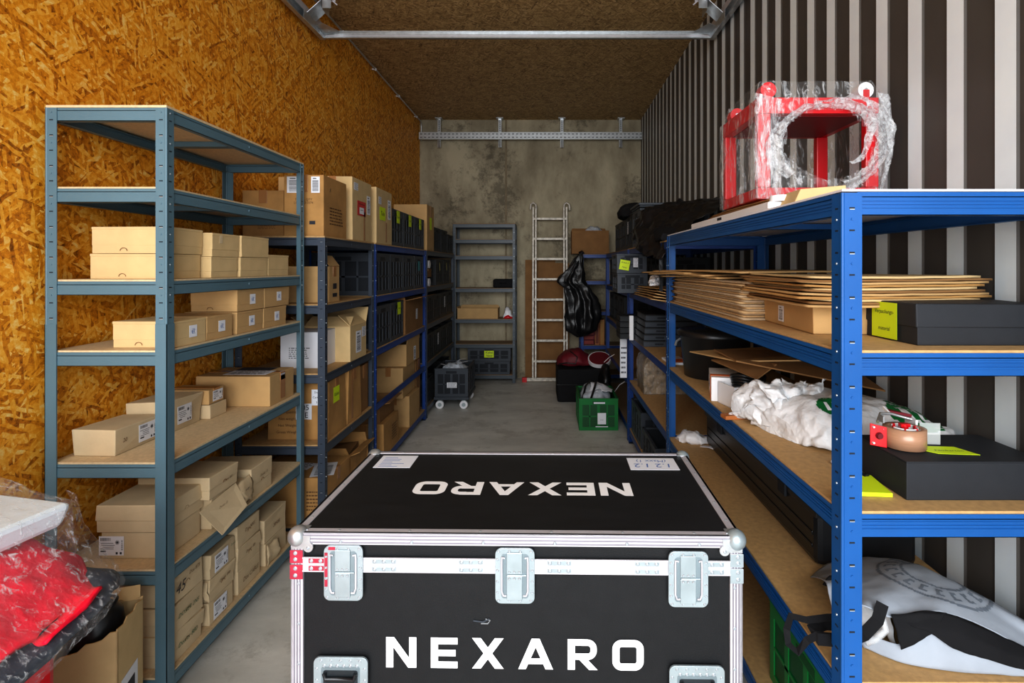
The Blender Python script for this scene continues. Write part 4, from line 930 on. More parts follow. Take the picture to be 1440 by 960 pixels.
# third shelf
g2 = 'folded grey crates stacked on the third shelf of the right rack'
for i in range(5):
    t = thing('folded_crate', 'folded flat grey crate in the stack of five on the right rack, %s' % ['lowest', 'second from bottom', 'middle', 'fourth from bottom', 'topmost'][i], 'crate', (.93+.004*i, 3.995, .891+i*.0455), 0, g2)
    m = MB(); m.box(-.26, .25, -.18, .18, 0, .040, M_CRATE); m.build('body', t, .003)
    m = MB(); m.box(-.264, .254, -.184, .184, .034, .0435, M_CRATED); m.build('rim', t, .002)
    m = MB(); m.box(-.18, -.12, -.182, -.1795, .012, .024, M_CRATEIN); m.box(.10, .16, -.182, -.1795, .012, .024, M_CRATEIN); m.build('hand_grip', t)
g3 = 'dark folded crates on the right rack beside the post'
for i in range(4):
    t = thing('folded_crate', 'dark folded crate beside the white board, %s' % ['lowest of four', 'second of four', 'third of four', 'topmost of four'][i], 'crate', (.755, 4.33, .891+i*.045), 0, g3)
    m = MB(); m.box(-.195, .2, -.11, .11, 0, .038, M_CRATED); m.build('body', t, .003)
    m = MB(); m.box(-.199, .204, -.114, .114, .034, .0425, M_CRATED); m.build('rim', t, .002)
m = MB(); m.box(.628, .66, 4.19, 4.21, .886, 1.075, M_WHITEP); tag(m.build('white_strip', None, .002), 'upright white plastic strip beside the dark folded crates', 'strip')
t = thing('paper_notice', 'long white printed notice hanging below the folded crates', 'paper', (.625, 4.50, .536))
m = MB(); m.box(-.028, .028, -.001, .001, 0, .352, M_PAPER); m.build('sheet', t)
sticker(t, (.056, .002, .285), '-y', .5, .5, .05, .26, 'print', None, off=.001, ink=M_INK)
m = MB(); m.slab((.70,3.12,.891),(.82,3.10,.891),(.80,3.34,.893),(.69,3.30,.893), .012, M_PAPER); m.slab((.705,3.13,.904),(.80,3.13,.904),(.79,3.22,.906),(.70,3.2,.906), .002, M_ORANGE)
tag(m.build('booklet'), 'white booklet on the bare board of the second right rack', 'booklet')
m = MB(); m.box(.80, .93, 3.15, 3.28, .892, .96, M_WINE); tag(m.build('dark_red_pouch', None, .02), 'small dark red pouch behind the white booklet', 'pouch')
# fourth shelf
g4 = 'film wrapped packs on the fourth shelf'
for i in range(2):
    t = thing('wrapped_pack', 'tan wrapped pack under crinkled film, %s' % ['left one by the post', 'right one beside it'][i], 'pack', (.80+.21*i, 4.15, .5155), 0, g4)
    m = MB(); bundle(m, [(0,-.14,0,.09,0,.24),(0,-.13,0,.095,0,.28),(0,.1,0,.095,0,.28),(0,.12,0,.09,0,.27)], mat('wrapped_tan', (150,132,108), .4, 0, .45, 26, .9, 30, .6, (1,1,1), .01), amt=.008, sc=22, flat=.35); m.build('pack', t)
    m = MB(); bundle(m, [(0,-.15,0,.097,0,.25),(0,-.14,0,.100,0,.29),(0,.11,0,.100,0,.29),(0,.13,0,.095,0,.27)], M_CLEAR, amt=.01, sc=22, flat=.35); m.build('film', t)
crate('grey open crate on the lowest shelf of the second right rack', .68, 1.03, 3.98, 4.44, .121, .385, M_CRATE, g)
crate('grey crate at the near end of the lowest shelf of the second right rack', .68, 1.03, 3.45, 3.93, .121, .30, M_CRATE, g)
# third rack
for z, nm in ((1.251, 'second'), (.891, 'third')):
    for i in range(3):
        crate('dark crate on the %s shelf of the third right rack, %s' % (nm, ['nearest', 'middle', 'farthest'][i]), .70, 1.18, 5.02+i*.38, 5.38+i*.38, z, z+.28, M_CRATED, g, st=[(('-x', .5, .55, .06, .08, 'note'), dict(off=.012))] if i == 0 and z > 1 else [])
carton('brown carton on the fourth shelf of the third right rack', .72, 1.15, 5.0, 5.45, .516, .80, M_CARDD)

# ================================================================ near blue rack: top
gtop = 1.6245
t = thing('flattened_cardboard', 'dark flattened cartons lying under the wrapped red machine', 'cardboard', (0, 0, 0))
for i in range(5):
    m = MB(); z = gtop+i*.0105; o_ = .012*(i % 3)
    loft(m, [[(.72+o_,1.78+o_,z+.004),(.70+o_,2.1,z+.004),(.71+o_,2.42-o_,z+.004)],[(1.16,1.78+o_,z+.004),(1.16,2.1,z+.004),(1.16,2.42-o_,z+.004)]], 12, 6, M_CARDD, .0015, 12, i); m.build('sheet', t, solid=.005)
x0, x1, y0, y1, z0, z1 = .72, 1.135, 1.87, 2.24, 1.682, 2.03
t = thing('red_machine_frame', 'glossy red metal frame wrapped in torn stretch film on top of the blue rack', 'machine', ((x0+x1)/2, (y0+y1)/2, z0))
W_, D_, H_ = (x1-x0)/2, (y1-y0)/2, z1-z0
m = MB(); m.box(-W_, W_, -D_, D_, H_-.055, H_, M_RED); m.box(-W_+.03, W_-.03, -D_+.03, D_-.03, H_-.058, H_-.054, mat('red_underside_shade', (120,14,22), .5)); m.build('top_panel', t, .006)  # underside in a darker red, its shade painted in
for sx, sy in ((-1,-1), (1,-1), (-1,1), (1,1)):
    m = MB(); xa, xb = sorted((sx*W_, sx*(W_-.045))); ya, yb = sorted((sy*D_, sy*(D_-.03))); m.box(xa, xb, ya, yb, .04, H_-.055, M_RED); m.build('post', t, .004)
m = MB(); m.box(-W_, W_, -D_, -D_+.035, 0, .04, M_RED); m.box(-W_, W_, D_-.035, D_, 0, .04, M_RED); m.box(-W_, -W_+.035, -D_+.035, D_-.035, 0, .04, M_RED); m.box(W_-.035, W_, -D_+.035, D_-.035, 0, .04, M_RED); m.build('base_frame', t, .004)
for sx, sy in ((-1,-1), (1,-1), (-1,1), (1,1)):
    m = MB(); c = Vector((sx*(W_-.04), sy*(D_-.03), H_+.028)); m.cyl(c+Vector((0,-.022,0)), c+Vector((0,.022,0)), .027, .027, M_WHITEP if sx > 0 and sy < 0 else M_RED, 24)
    m.cyl(c+Vector((0,-.024,0)), c+Vector((0,.024,0)), .007, .007, M_GALV, 10)
    m.box(c.x-.010, c.x+.010, c.y-.026, c.y+.026, H_, H_+.028, M_RED); m.build('caster', t)
def rectpt(u):      # walk once round a rounded rectangle, starting at the middle of the front
    hw, hd = W_+.007, D_+.007; per_ = 4*(hw+hd); q = (u % 1)*per_
    segs = ((hw, Vector((0,-hd)), Vector((1,0))), (2*hd, Vector((hw,-hd)), Vector((0,1))), (2*hw, Vector((hw,hd)), Vector((-1,0))), (2*hd, Vector((-hw,hd)), Vector((0,-1))), (hw, Vector((-hw,-hd)), Vector((1,0))))
    for L_, o_, d_ in segs:
        if q <= L_: return o_+d_*q
        q -= L_
    return Vector((0, -hd))
def wrapf(u, v):   # outside of the wrapping, bulging to the right
    p = rectpt(u); X, Y = p.x, p.y
    if X > 0: X += .034*math.sin(math.pi*v)*(X/(W_+.007))**3
    Z = -.002+v*(H_+.062)
    k = 1-.10*max(0, v-.86)/.14
    return crumple(Vector((X*k, Y*k, Z)), .005, 16, 5)
nu, nv = 132, 46
vs = [wrapf(u/nu, v/nv) for v in range(nv+1) for u in range(nu)]
fs = []
for v in range(nv):
    for u in range(nu):
        uc, vc = (u+.5)/nu, (v+.5)/nv; c = wrapf(uc, vc)
        if c.y < -D_*.93:      # torn round hole in the front film
            dx, dz = (c.x-.03)/.155, (c.z-.185)/.125
            if dx*dx+dz*dz+.22*noise.noise(c*14) < 1: continue
        fs.append((v*nu+u, v*nu+(u+1)%nu, (v+1)*nu+(u+1)%nu, (v+1)*nu+u))
m = MB(); m.add(vs, fs, M_WRAP, True); m.build('stretch_film', t); m = MB()
loft(m, [[(-.13,-D_+.0,.17),(-.10,-D_+.01,.10),(-.06,-D_+.0,.05)],[(-.11,-D_+.02,.16),(-.05,-D_+.03,.12),(.02,-D_+.02,.06)],[(-.09,-D_+.01,.13),(.0,-D_+.0,.05),(.10,-D_+.0,.05)]], 24, 20, M_WRAP, .012, 25, 2)
m.build('stretch_film', t)
m = MB()
def tornband(u, v):
    a = R(-75+300*u); r = 1.0+.26*v*(1+.4*math.sin(a*2.3))*(1.5 if math.cos(a) > .3 else 1)
    return crumple(Vector((.03+.158*math.cos(a)*r, -D_-.012-.010*math.sin(v*math.pi*2), .185+.128*math.sin(a)*r)), .008, 26, 4)
m.grid(tornband, 70, 8, M_WRAPD); m.build('torn_edge', t)
m = MB(); loft(m, [[(.17,-D_-.012,.28),(.155,-D_-.016,.22),(.14,-D_-.012,.15),(.10,-D_-.01,.125)],[(.20,-D_-.012,.27),(.175,-D_-.02,.21),(.15,-D_-.016,.135),(.11,-D_-.01,.115)]], 20, 5, M_WRAPD, .006, 40); m.build('film_tail', t)
m = MB(); loft(m, [[(W_-.01,-D_-.010,.36),(W_+.015,-D_-.012,.25),(W_+.02,-D_-.012,.15),(W_-.01,-D_-.01,.02)],[(W_+.025,-D_-.004,.36),(W_+.048,-D_-.004,.26),(W_+.045,-D_-.004,.15),(W_+.01,-D_-.002,.02)],[(W_+.02,-D_+.06,.36),(W_+.04,-D_+.08,.25),(W_+.04,-D_+.08,.14),(W_+.008,-D_+.06,.01)]], 30, 10, M_WRAPD, .007, 24); m.build('gathered_film', t)
m = MB(); loft(m, [[(-W_-.010,-D_+.05,.36),(-W_-.010,-D_+.06,.2),(-W_-.010,-D_+.05,.0)],[(-W_-.012,-D_-.008,.36),(-W_-.014,-D_-.01,.2),(-W_-.012,-D_-.01,.0)],[(-W_+.08,-D_-.012,.34),(-W_+.05,-D_-.013,.2),(-W_+.09,-D_-.012,.0)]], 30, 12, M_WRAPM, .005, 26); m.build('gathered_film', t); m = MB()
loft(m, [[(-W_-.011,D_-.04,.34),(-W_-.012,D_-.04,.2),(-W_-.011,D_-.04,.0)],[(-W_-.012,D_+.004,.34),(-W_-.014,D_+.004,.2),(-W_-.012,D_+.004,.0)]], 20, 5, M_WRAPM, .004, 26)
m.build('gathered_film', t)
t = thing('corrugated_block', 'small light corrugated cardboard wedge on the blue rack top in front of the red frame', 'cardboard', (.775, 1.62, gtop))
m = MB(); m.hexa([(-.07,-.05,0),(.075,-.07,0),(.075,.06,0),(-.07,.06,0),(-.045,-.045,.05),(.075,-.065,.058),(.075,.055,.058),(-.045,.055,.05)], M_CARDL); m.build('block', t, .002)
t = thing('plastic_board', 'long thin white plastic panel lying along the edge of the blue rack top', 'panel', (.72, 2.12, gtop))
m = MB(); m.box(-.045, .03, -.45, .45, 0, .026, M_WHITEP); m.build('panel', t, .006)
m = MB(); m.cyl((-.0,-.43,.0265), (-.0,-.43,.045), .032, .03, M_WHITEP, 24); m.build('round_cap', t, .002)
m = MB(); m.box(-.0462, -.045, .0, .05, .008, .018, M_INK); m.build('slot', t)

# ---- second shelf: cardboard stacks
S = 1.2625
t = thing('flattened_cardboard', 'thick stack of greyish flattened cartons at the far end of the second blue shelf', 'cardboard', (0, 0, 0))
for i in range(17):
    z = S+.0035+i*.0078; a = rng.uniform(-.012, .012); b = rng.uniform(-.01, .01)
    m = MB(); loft(m, [[(.695+a,1.92+b*2,z),(.69+a,2.4,z+.001),(.685+a,2.98+b,z)],[(1.15,1.92+b*2,z),(1.15,2.4,z),(1.15,2.98,z)]], 10, 4, M_EDGE if i%2 else mat('card_greyed', (184,164,136), .85, 0, .15, 30), .0012, 9, i); m.build('sheet', t, solid=.0062)
t = thing('flattened_cardboard', 'loose tan cartons sticking out at the far end on top of the thick stack', 'cardboard', (0, 0, 0))
for i, (dx, ya, yb, z) in enumerate(((.0, 2.25, 3.0, 1.402), (-.03, 2.35, 3.2, 1.412), (-.045, 2.6, 3.34, 1.420), (.01, 2.0, 3.28, 1.429))):
    m = MB(); loft(m, [[(.70+dx,ya,z),(.665+dx,(ya+yb)/2,z+.002),(.62+dx,yb,z-.004)],[(1.1,ya,z+.004),(1.1,(ya+yb)/2,z+.004),(1.05,yb,z)]], 12, 6, M_CARD, .0025, 7, i); m.build('sheet', t, solid=.0065)
carton('flat brown carton with small barcode under the dark cardboard stack', .745, 1.14, 1.50, 1.90, S, S+.077, M_CARD, 'carton', rz=-3, st=[(('-x', .40, .5, .045, .05, 'bars'), dict(off=.002))], aisle='-x', j=.003)
t = thing('flattened_cardboard', 'fanned stack of folded brown cartons on the flat carton, near middle of second shelf', 'cardboard', (0, 0, 0))
for i in range(11):
    z = S+.0835+i*.0076; a = .018*math.sin(i*1.3)-.01*(i % 2)
    sg = .012*(1-abs(i-5)/5)
    m = MB(); loft(m, [[(.70+a,1.47,z+.003*((i%3)-1)),(.70+a,1.92,z+.003)],[(.78,1.44,z-.002),(.78,1.94,z)],[(1.0,1.44,z),(1.0,1.94,z)],[(1.165-a,1.46,z+.002),(1.165-a,1.92,z)]], 10, 18, [M_CARD, M_CARDD, M_CARDL, M_CARDW][i % 4], .0016, 10, i); m.build('sheet', t, solid=.0058)
t = carton('black board box with a yellow note on its side, second blue shelf', .880, 1.19, 1.30, 1.53, S, 1.362, M_BLKBOX, 'lidbox', name='black_box', aisle='-x',
    st=[(('-x', .47, .50, .105, .092, 'note'), dict(text='Verpackungs-\nmaterial', off=.0065))])
# ---- third shelf
S = .9005
t = thing('lidded_bin', 'black round bin with lid and handle at the far end of the third blue shelf', 'bin', (.845, 2.76, S))
m = MB(); m.lathe((0,0,0), [(0,0),(.145,0),(.15,.004),(.172,.215),(.178,.22)], M_BLKP, 36); m.build('bin', t)
m = MB(); m.lathe((0,0,0), [(.184,.205),(.186,.225),(.17,.236),(.06,.243),(0,.245)], M_BLKP, 36); m.cyl((0,0,.243), (0,0,.262), .05, .045, M_BLKP, 20); m.build('lid', t)
m = MB(); m.tube([(-.183,-.03,.19),(-.205,-.05,.18),(-.215,-.07,.165)], .006, M_GALV); m.build('handle', t)
t = thing('flattened_cardboard', 'large brown unfolded carton leaning over the third shelf behind the white bag', 'cardboard', (0, 0, 0))
m = MB(); m.slab((.64,2.46,1.065), (.70,2.02,1.098), (1.18,2.04,1.10), (1.18,2.5,1.09), .005, M_CARD); m.build('panel', t)
m = MB(); m.slab((.69,2.0,1.102), (1.175,1.90,1.015), (1.18,2.3,1.09), (.70,2.3,1.098), .005, M_CARDD); m.build('panel', t)
m = MB(); m.slab((.69,2.30,1.055), (.76,1.98,1.04), (.84,2.0,1.09), (.80,2.3,1.08), .005, M_CARDD); m.build('flap', t)
m = MB(); m.box(1.13, 1.18, 2.1, 2.5, S, 1.088, M_CARDD); m.build('side_panel', t)
t = thing('white_carton', 'small white carton with orange stripe, end toward the aisle', 'box', (.745, 2.33, S), -14)
m = MB(); m.box(-.05, .09, -.11, .11, 0, .098, M_WHITEP); m.build('body', t, .002)
m = MB(); m.box(-.0515, .0915, -.075, -.045, -.0, .0995, M_ORANGE); m.box(-.0512, -.050, -.02, .09, .03, .07, M_PAPER)
for i in range(5): m.box(-.0518, -.0512, -.01, .07-.01*i, .036+i*.007, .038+i*.007, M_INK)
m.build('printed_stripe', t)
t = thing('white_carton', 'open white carton with black letters and orange base stripe', 'box', (.80, 2.12, S), 12)
m = MB(); m.box(-.085, .1, -.004, .0, 0, .085, M_WHITEP); m.box(-.085, -.081, 0, .12, 0, .085, M_WHITEP); m.box(.096, .1, 0, .12, 0, .085, M_WHITEP); m.box(-.085, .1, .116, .12, 0, .085, M_WHITEP); m.box(-.085,.1,0,.12,0,.003,M_WHITEP); m.build('body', t)
m = MB(); m.box(-.07, .1, -.0055, -.004, .008, .026, M_ORANGE); m.text('ACCU', .04, (.03,-.0055,.062), (1,0,0), (0,0,1), M_INK); m.build('print', t)
t = thing('cable_coil', 'coiled black cable with white stripe lying in the open white carton', 'cable', (.80, 2.19, S+.06))
m = MB()
for k in range(4):
    m.tube([(.055*math.cos(a)*(1+.05*k), .05*math.sin(a)-.01, .02+.012*k+.008*math.sin(2*a)) for a in [2*math.pi*i/20 for i in range(21)]], .008, M_BLKP, 8)
m.build('cable', t)
m = MB(); m.tube([(.045*math.cos(a)+.01, .045*math.sin(a)-.02, .078+.008*math.sin(2*a)) for a in [R(200)+R(160)*i/12 for i in range(13)]], .003, M_WHITEP, 6); m.build('white_wire', t)
m = MB(); m.box(-.055, .20, -.022, .022, 0, .014, M_WOOD); o = m.build('wood_strip', None, .002, (.69, 1.985, S)); o.rotation_euler = (0,0,R(8)); tag(o, 'short reddish wooden strip sticking out over the third shelf edge', 'wood')
# white bag
t = thing('white_bag', 'crumpled white plastic bag with green circles lying on the third blue shelf', 'bag', (0, 0, 0))
m = MB(); bundle(m, [(.74,1.80,S+.0005,-.03,.10,.06),(.80,1.79,S+.0005,-.02,.16,.115),(.90,1.80,S+.0005,0,.19,.135),(1.02,1.79,S+.0005,0,.19,.13),(1.12,1.73,S+.0005,0,.17,.105),(1.175,1.66,S+.0005,0,.12,.075),(1.195,1.63,S+.0005,0,.05,.03)], M_WBAG, nu=90, nv=84, amt=.014, sc=13, seed=4); bag = m.build('bag', t)
bv = BVHTree.FromPolygons(m.v, m.f)
m = MB(); bundle(m, [(.69,1.93,S+.02,-.03,.06,.05),(.72,1.90,S+.005,-.03,.09,.125),(.77,1.86,S+.0005,-.02,.10,.14),(.83,1.84,S+.0005,0,.09,.13),(.88,1.84,S+.0005,0,.05,.08)], M_WBAG, nu=56, nv=44, amt=.026, sc=17, seed=9); m.build('knot', t)
m = MB()
for k in range(3):
    cx = .77+.045*k; s_ = (-1, .3, 1)[k]
    loft(m, [[(cx-.03,1.80,S+.10),(cx,1.785,S+.115),(cx+.03,1.80,S+.10)],[(cx-.04+.02*s_,1.83,S+.145),(cx+.02*s_,1.80,S+.15),(cx+.045+.02*s_,1.83,S+.14)],[(cx-.03+.03*s_,1.86,S+.175-.01*abs(s_)),(cx+.035*s_,1.83,S+.160),(cx+.05+.03*s_,1.85,S+.17)]], 14, 12, M_WBAG, .012, 30, k)
m.build('bag_mouth', t, solid=.002)
def decal(mb, bvh, cx, cz, rx, rz, m, inside=lambda a, b: True, off=.0015, n=22, yy=1.0, dz=.25, top=False):
    vs, ids = [], {}
    for i in range(n+1):
        for j in range(n+1):
            a, b = -1+2*i/n, -1+2*j/n
            o, d = Vector((cx+a*rx, yy, cz+b*rz+dz)), Vector((0, .95, -.31)).normalized()
            if top: o, d = Vector((cx+a*rx, yy+b*rz, 1.0)), Vector((0,0,-1))
            h = bvh.ray_cast(o, d)
            if h[0] is not None: ids[(i,j)] = len(vs); vs.append(h[0]-d*off)
    fs = []
    for i in range(n):
        for j in range(n):
            q = [(i,j),(i+1,j),(i+1,j+1),(i,j+1)]; a, b = -1+2*(i+.5)/n, -1+2*(j+.5)/n
            if all(k in ids for k in q) and inside(a, b):
                p = [vs[ids[k]] for k in q]
                if max((p[0]-p[k]).length for k in (1,2,3)) < .06: fs.append(tuple(ids[k] for k in q))
    mb.add(vs, fs, m, True)
circ = lambda a, b: a*a+b*b < 1
EL = lambda a, b: circ(a, b) and ((-.45 < a < -.2 and abs(b) < .5) or (-.45 < a < .0 and -.5 < b < -.28) or (.15 < a < .35 and abs(b) < .5) or (.15 < a < .6 and (-.5 < b < -.3 or .3 < b < .5)))
m = MB(); decal(m, bv, 1.11, .965, .07, .055, M_LOGO, circ); decal(m, bv, .885, .995, .045, .03, M_LOGO, circ)
decal(m, bv, 1.11, .965, .07, .055, M_WHITEP, EL, .003, 34); decal(m, bv, .885, .995, .045, .03, M_WHITEP, EL, .003, 30); m.build('green_logo', t)
# black box, dispenser, notes
BX0, BX1, BY0, BY1 = .845, 1.175, 1.285, 1.49
t = thing('black_box', 'flat black board box under the tape dispenser on the third blue shelf', 'box', ((BX0+BX1)/2, (BY0+BY1)/2, S))
m = MB(); m.box(-.165, .165, -.1025, .1025, 0, .088, M_BLKBOX); m.build('body', t, .002)
m = MB(); m.box(-.1665, .1665, -.104, .104, .0885, .0915, M_BLKBOX); m.build('lid', t, .001)
TB = S+.0925
m = MB(); m.slab((.955,1.335,TB),(1.05,1.325,TB),(1.03,1.385,TB),(.905,1.395,TB), .001, M_NOTE); m.text('Filmkarton', .016, (.995,1.355,TB+.0013), (1,-.06,0), (.06,1,0), M_INKG, .25); tag(m.build('sticky_note'), 'yellow note lying on the flat black box beside the tape dispenser', 'note')
m = MB(); m.slab((.742,1.308,S+.0005),(.822,1.300,S+.0005),(.838,1.415,S+.0005),(.755,1.42,S+.0005), .010, M_NOTE); tag(m.build('sticky_note_pad', None, .001), 'yellow note pad on the third shelf board behind the post', 'note')
t = thing('marker_pen', 'black marker with white end lying against the flat black box', 'pen', (.81, 1.46, S+.008))
m = MB(); m.cyl((0.012,-.055,0), (-.006,.02,0), .008, .008, M_BLKP, 14); m.build('barrel', t); m = MB(); m.cyl((-.006,.02,0), (-.016,.06,0), .0078, .0065, M_WHITEP, 14); m.build('cap', t)
# tape dispenser: roll stands on its side, red frame plate with handle
t = thing('tape_dispenser', 'red and grey hand tape dispenser with a brown roll on the flat black box', 'tape dispenser', (.905, 1.385, TB))
m = MB(); n_ = 36; prof = [(.030,0),(.048,0),(.048,.048),(.030,.048),(.030,0)]
m.lathe((0,0,.003), prof, M_TAPEB, n_); m.build('tape_roll', t)
m = MB(); m.lathe((0,0,.001), [(.0295,0),(.0295,.052),(.027,.052),(.027,0)], M_WHITEP, n_); 
for i in range(6): a = i*math.pi/3; m.box(.027*math.cos(a)-.003, .027*math.cos(a)+.003, .027*math.sin(a)-.003, .027*math.sin(a)+.003, .0, .054, M_RED)
m.cyl((0,0,.0), (0,0,.058), .009, .009, M_RED, 16); m.box(-.012,.012,-.006,.006,.052,.060,M_RED); m.build('core', t)
m = MB(); m.slab((-.085,.005,.005), (-.048,-.005,.0), (-.048,-.005,.052), (-.085,.005,.060), .003, M_RED); m.cyl((-.066,-.004,.03), (-.066,-.010,.03), .009, .007, M_WINE, 12)
for x_, z_ in ((-.08,.012),(-.08,.052),(-.054,.047)): m.cyl((x_,.0,z_), (x_,-.006,z_), .0025, .0025, M_WHITEP, 8)
m.build('side_plate', t, .001)
m = MB(); m.tube([(-.05,.03,.055),(-.03,.05,.072),(.0,.055,.070),(.03,.05,.062),(.048,.045,.058)], .004, M_GALV); m.slab((-.048,.03,.058),(-.044,.03,.058),(-.044,.03,.075),(-.048,.03,.075), .02, M_GALV); m.build('spring_arm', t)
m = MB(); m.slab((.0,.06,.068), (.055,.055,.06), (.055,.07,.058), (.0,.085,.07), .008, M_WINE); m.slab((-.005,.058,.066), (.0,.058,.066),(.0,.085,.076),(-.005,.085,.076), .008, M_WHITEP); m.box(.049,.055,.03,.075,.0,.06,M_WHITEP); m.build('handle', t, .001)
m = MB(); m.slab((.055,.025,.0), (.105,.02,.0), (.105,.02,.055), (.055,.025,.055), .0012, M_ACR); m.build('clear_guard', t)
# ---- fourth shelf
S = .5155
t = thing('long_black_case', 'long black plastic case standing on edge along the fourth blue shelf', 'case', (1.0, 2.28, S))
m = MB(); m.box(-.165, .15, -.585, .60, .002, .335, M_BLKP); m.build('shell', t, .02)
m = MB()
for z_ in (.05, .09, .245, .285): m.box(-.168, -.164, -.56, .57, z_, z_+.012, M_BLKP)
m.box(-.169, .154, -.589, .604, .155, .175, M_BLKP); m.box(-.03,.03,-.592,-.584,.04,.30,M_BLKP); m.build('ribs', t, .003)
for y in (-.35, .35):
    m = MB(); m.box(-.176, -.166, y-.03, y+.03, .135, .195, M_CRATEIN); m.build('clasp', t, .003)
m = MB(); m.slab((-.17,-.50,.26),(-.18,-.535,.245),(-.178,-.535,.275),(-.168,-.50,.295), .003, M_WHITEP); m.build('tag', t)
t = thing('crumpled_wrappers', 'crumpled white wrappers at the far end of the fourth blue shelf', 'rubbish', (.78, 2.93, S))
m = MB(); bundle(m, [(-.08,0,0,0,.03,.02),(-.04,.0,0,0,.05,.055),(.02,-.02,0,0,.05,.05),(.08,-.04,0,0,.03,.02)], M_WHITEP, amt=.014, sc=34, nu=30); m.build('wrapper', t)
m = MB(); m.ribbon([(.02,-.1,.004),(.05,-.14,.014),(.09,-.17,.006)], .03, .003, M_PAPER); m.build('paper_scrap', t)
# tote bag
t = thing('tote_bag', 'grey and black woven tote bag with black handles slumped on the fourth blue shelf', 'bag', (0, 0, 0))
Rg = [P(1160,818,1.44), P(1207,812,1.47), P(1285,794,1.50), P(1350,822,1.44), P(1478,893,1.30)]
Rm = [P(1172,860,1.40), P(1207,838,1.38), P(1270,828,1.38), P(1345,838,1.36), P(1478,914,1.285)]
Rf = [P(1188,885,1.36), P(1207,850,1.33), P(1256,866,1.31), P(1330,862,1.30), P(1476,926,1.262)]
Rb = [P(1262,912,1.28), P(1285,903,1.29), P(1312,890,1.285), P(1350,915,1.265), P(1474,951,1.243)]
Rk = [Vector((.78,1.62,.53)), Vector((.86,1.66,.55)), Vector((.98,1.66,.57)), Vector((1.08,1.62,.55)), Vector((1.175,1.55,.53))]
m = MB(); loft(m, [Rk, Rg, Rm, Rf], 44, 34, M_GBAG, .005, 12, 1, hard=False); m.build('grey_panel', t, solid=.002); tb = BVHTree.FromPolygons(m.v, m.f)
m = MB(); loft(m, [Rf[2:], [a*.5+b*.5+Vector((0,-.008,0)) for a, b in zip(Rf[2:], Rb[2:])], Rb[2:]], 30, 12, M_BLKC, .003, 20); 
loft(m, [[P(1252,865,1.308), P(1290,861,1.303), P(1332,862,1.298)], [P(1262,890,1.295), P(1290,882,1.29), P(1322,876,1.288)], [P(1266,912,1.283), P(1292,902,1.281), P(1312,890,1.282)]], 14, 10, M_BLKC, .003, 20)
m.build('black_gusset', t, solid=.002)
fl_ = [Vector((.775,1.335,S+.002)), Vector((.84,1.285,S+.002)), Vector((.93,1.262,S+.002)), Vector((1.02,1.252,S+.002)), Vector((1.14,1.240,S+.002))]
m = MB(); loft(m, [[P(1200,880,1.37), P(1262,905,1.30), P(1312,886,1.292), P(1350,910,1.272), P(1472,949,1.246)], fl_], 24, 8, M_GBAG, .003, 12, 2); m.build('front_panel', t, solid=.002)
m = MB(); loft(m, [[P(1178,845,1.42), P(1215,850,1.40), P(1250,862,1.36)], [P(1205,900,1.40), P(1240,895,1.37), P(1262,905,1.33)]], 18, 14, M_WBAG, .010, 22, 5); 
m.tube([P(1238,862,1.33), P(1246,885,1.325), P(1232,898,1.33), P(1218,903,1.335)], .008, M_ACR, 8); m.build('inner_lining', t, solid=.002)
m = MB(); m.ribbon([P(1241,848,1.31), P(1234,872,1.30), P(1215,892,1.29), P(1190,902,1.28), P(1150,899,1.27), P(1142,885,1.30), P(1158,878,1.34), P(1185,880,1.37)], .026, .002, M_BLKC, (0,-.6,.8)); m.build('handle', t)
m = MB(); m.ribbon([P(1190,868,1.36), P(1165,868,1.33), P(1135,872,1.32), P(1112,866,1.33), P(1106,885,1.305), P(1108,905,1.29), P(1122,917,1.275), P(1135,900,1.27), P(1150,893,1.28), P(1180,896,1.31)], .016, .002, M_BLKC, (0,-.6,.8)); m.build('handle', t)
m = MB(); loft(m, [[P(1157,822,1.45), P(1166,809,1.46), P(1178,811,1.46)], [P(1158,822,1.44), P(1170,826,1.44), P(1182,824,1.44)]], 6, 4, M_BLKC); m.build('corner_patch', t, solid=.002)
# ring print on the grey panel
m = MB()
def ring(r0, r1): return lambda a, b: r0 < math.hypot(a, b) < r1
decal(m, tb, 1.02, 0, .13, .13, M_BAGINK, ring(.92, .98), .002, 70, 1.45, 0, True); decal(m, tb, 1.02, 0, .13, .13, M_BAGINK, ring(.50, .56), .002, 60, 1.45, 0, True)
decal(m, tb, 1.02, 0, .13, .13, M_BAGINK, lambda a, b: .62 < math.hypot(a, b) < .84 and math.sin(math.atan2(b, a)*18) > .1 and (math.hypot(a, b) < .68 or math.hypot(a, b) > .79 or math.sin(math.atan2(b, a)*36) > .2), .002, 110, 1.45, 0, True)
m.build('ring_print', t)
# green crates at the bottom
t = thing('folding_crate', 'green crate on the lowest blue shelf under the tote bag', 'crate', (.905, 1.515, .1315))
crate_parts(t, .38, .48, .26, M_GREEN, M_GREEND)
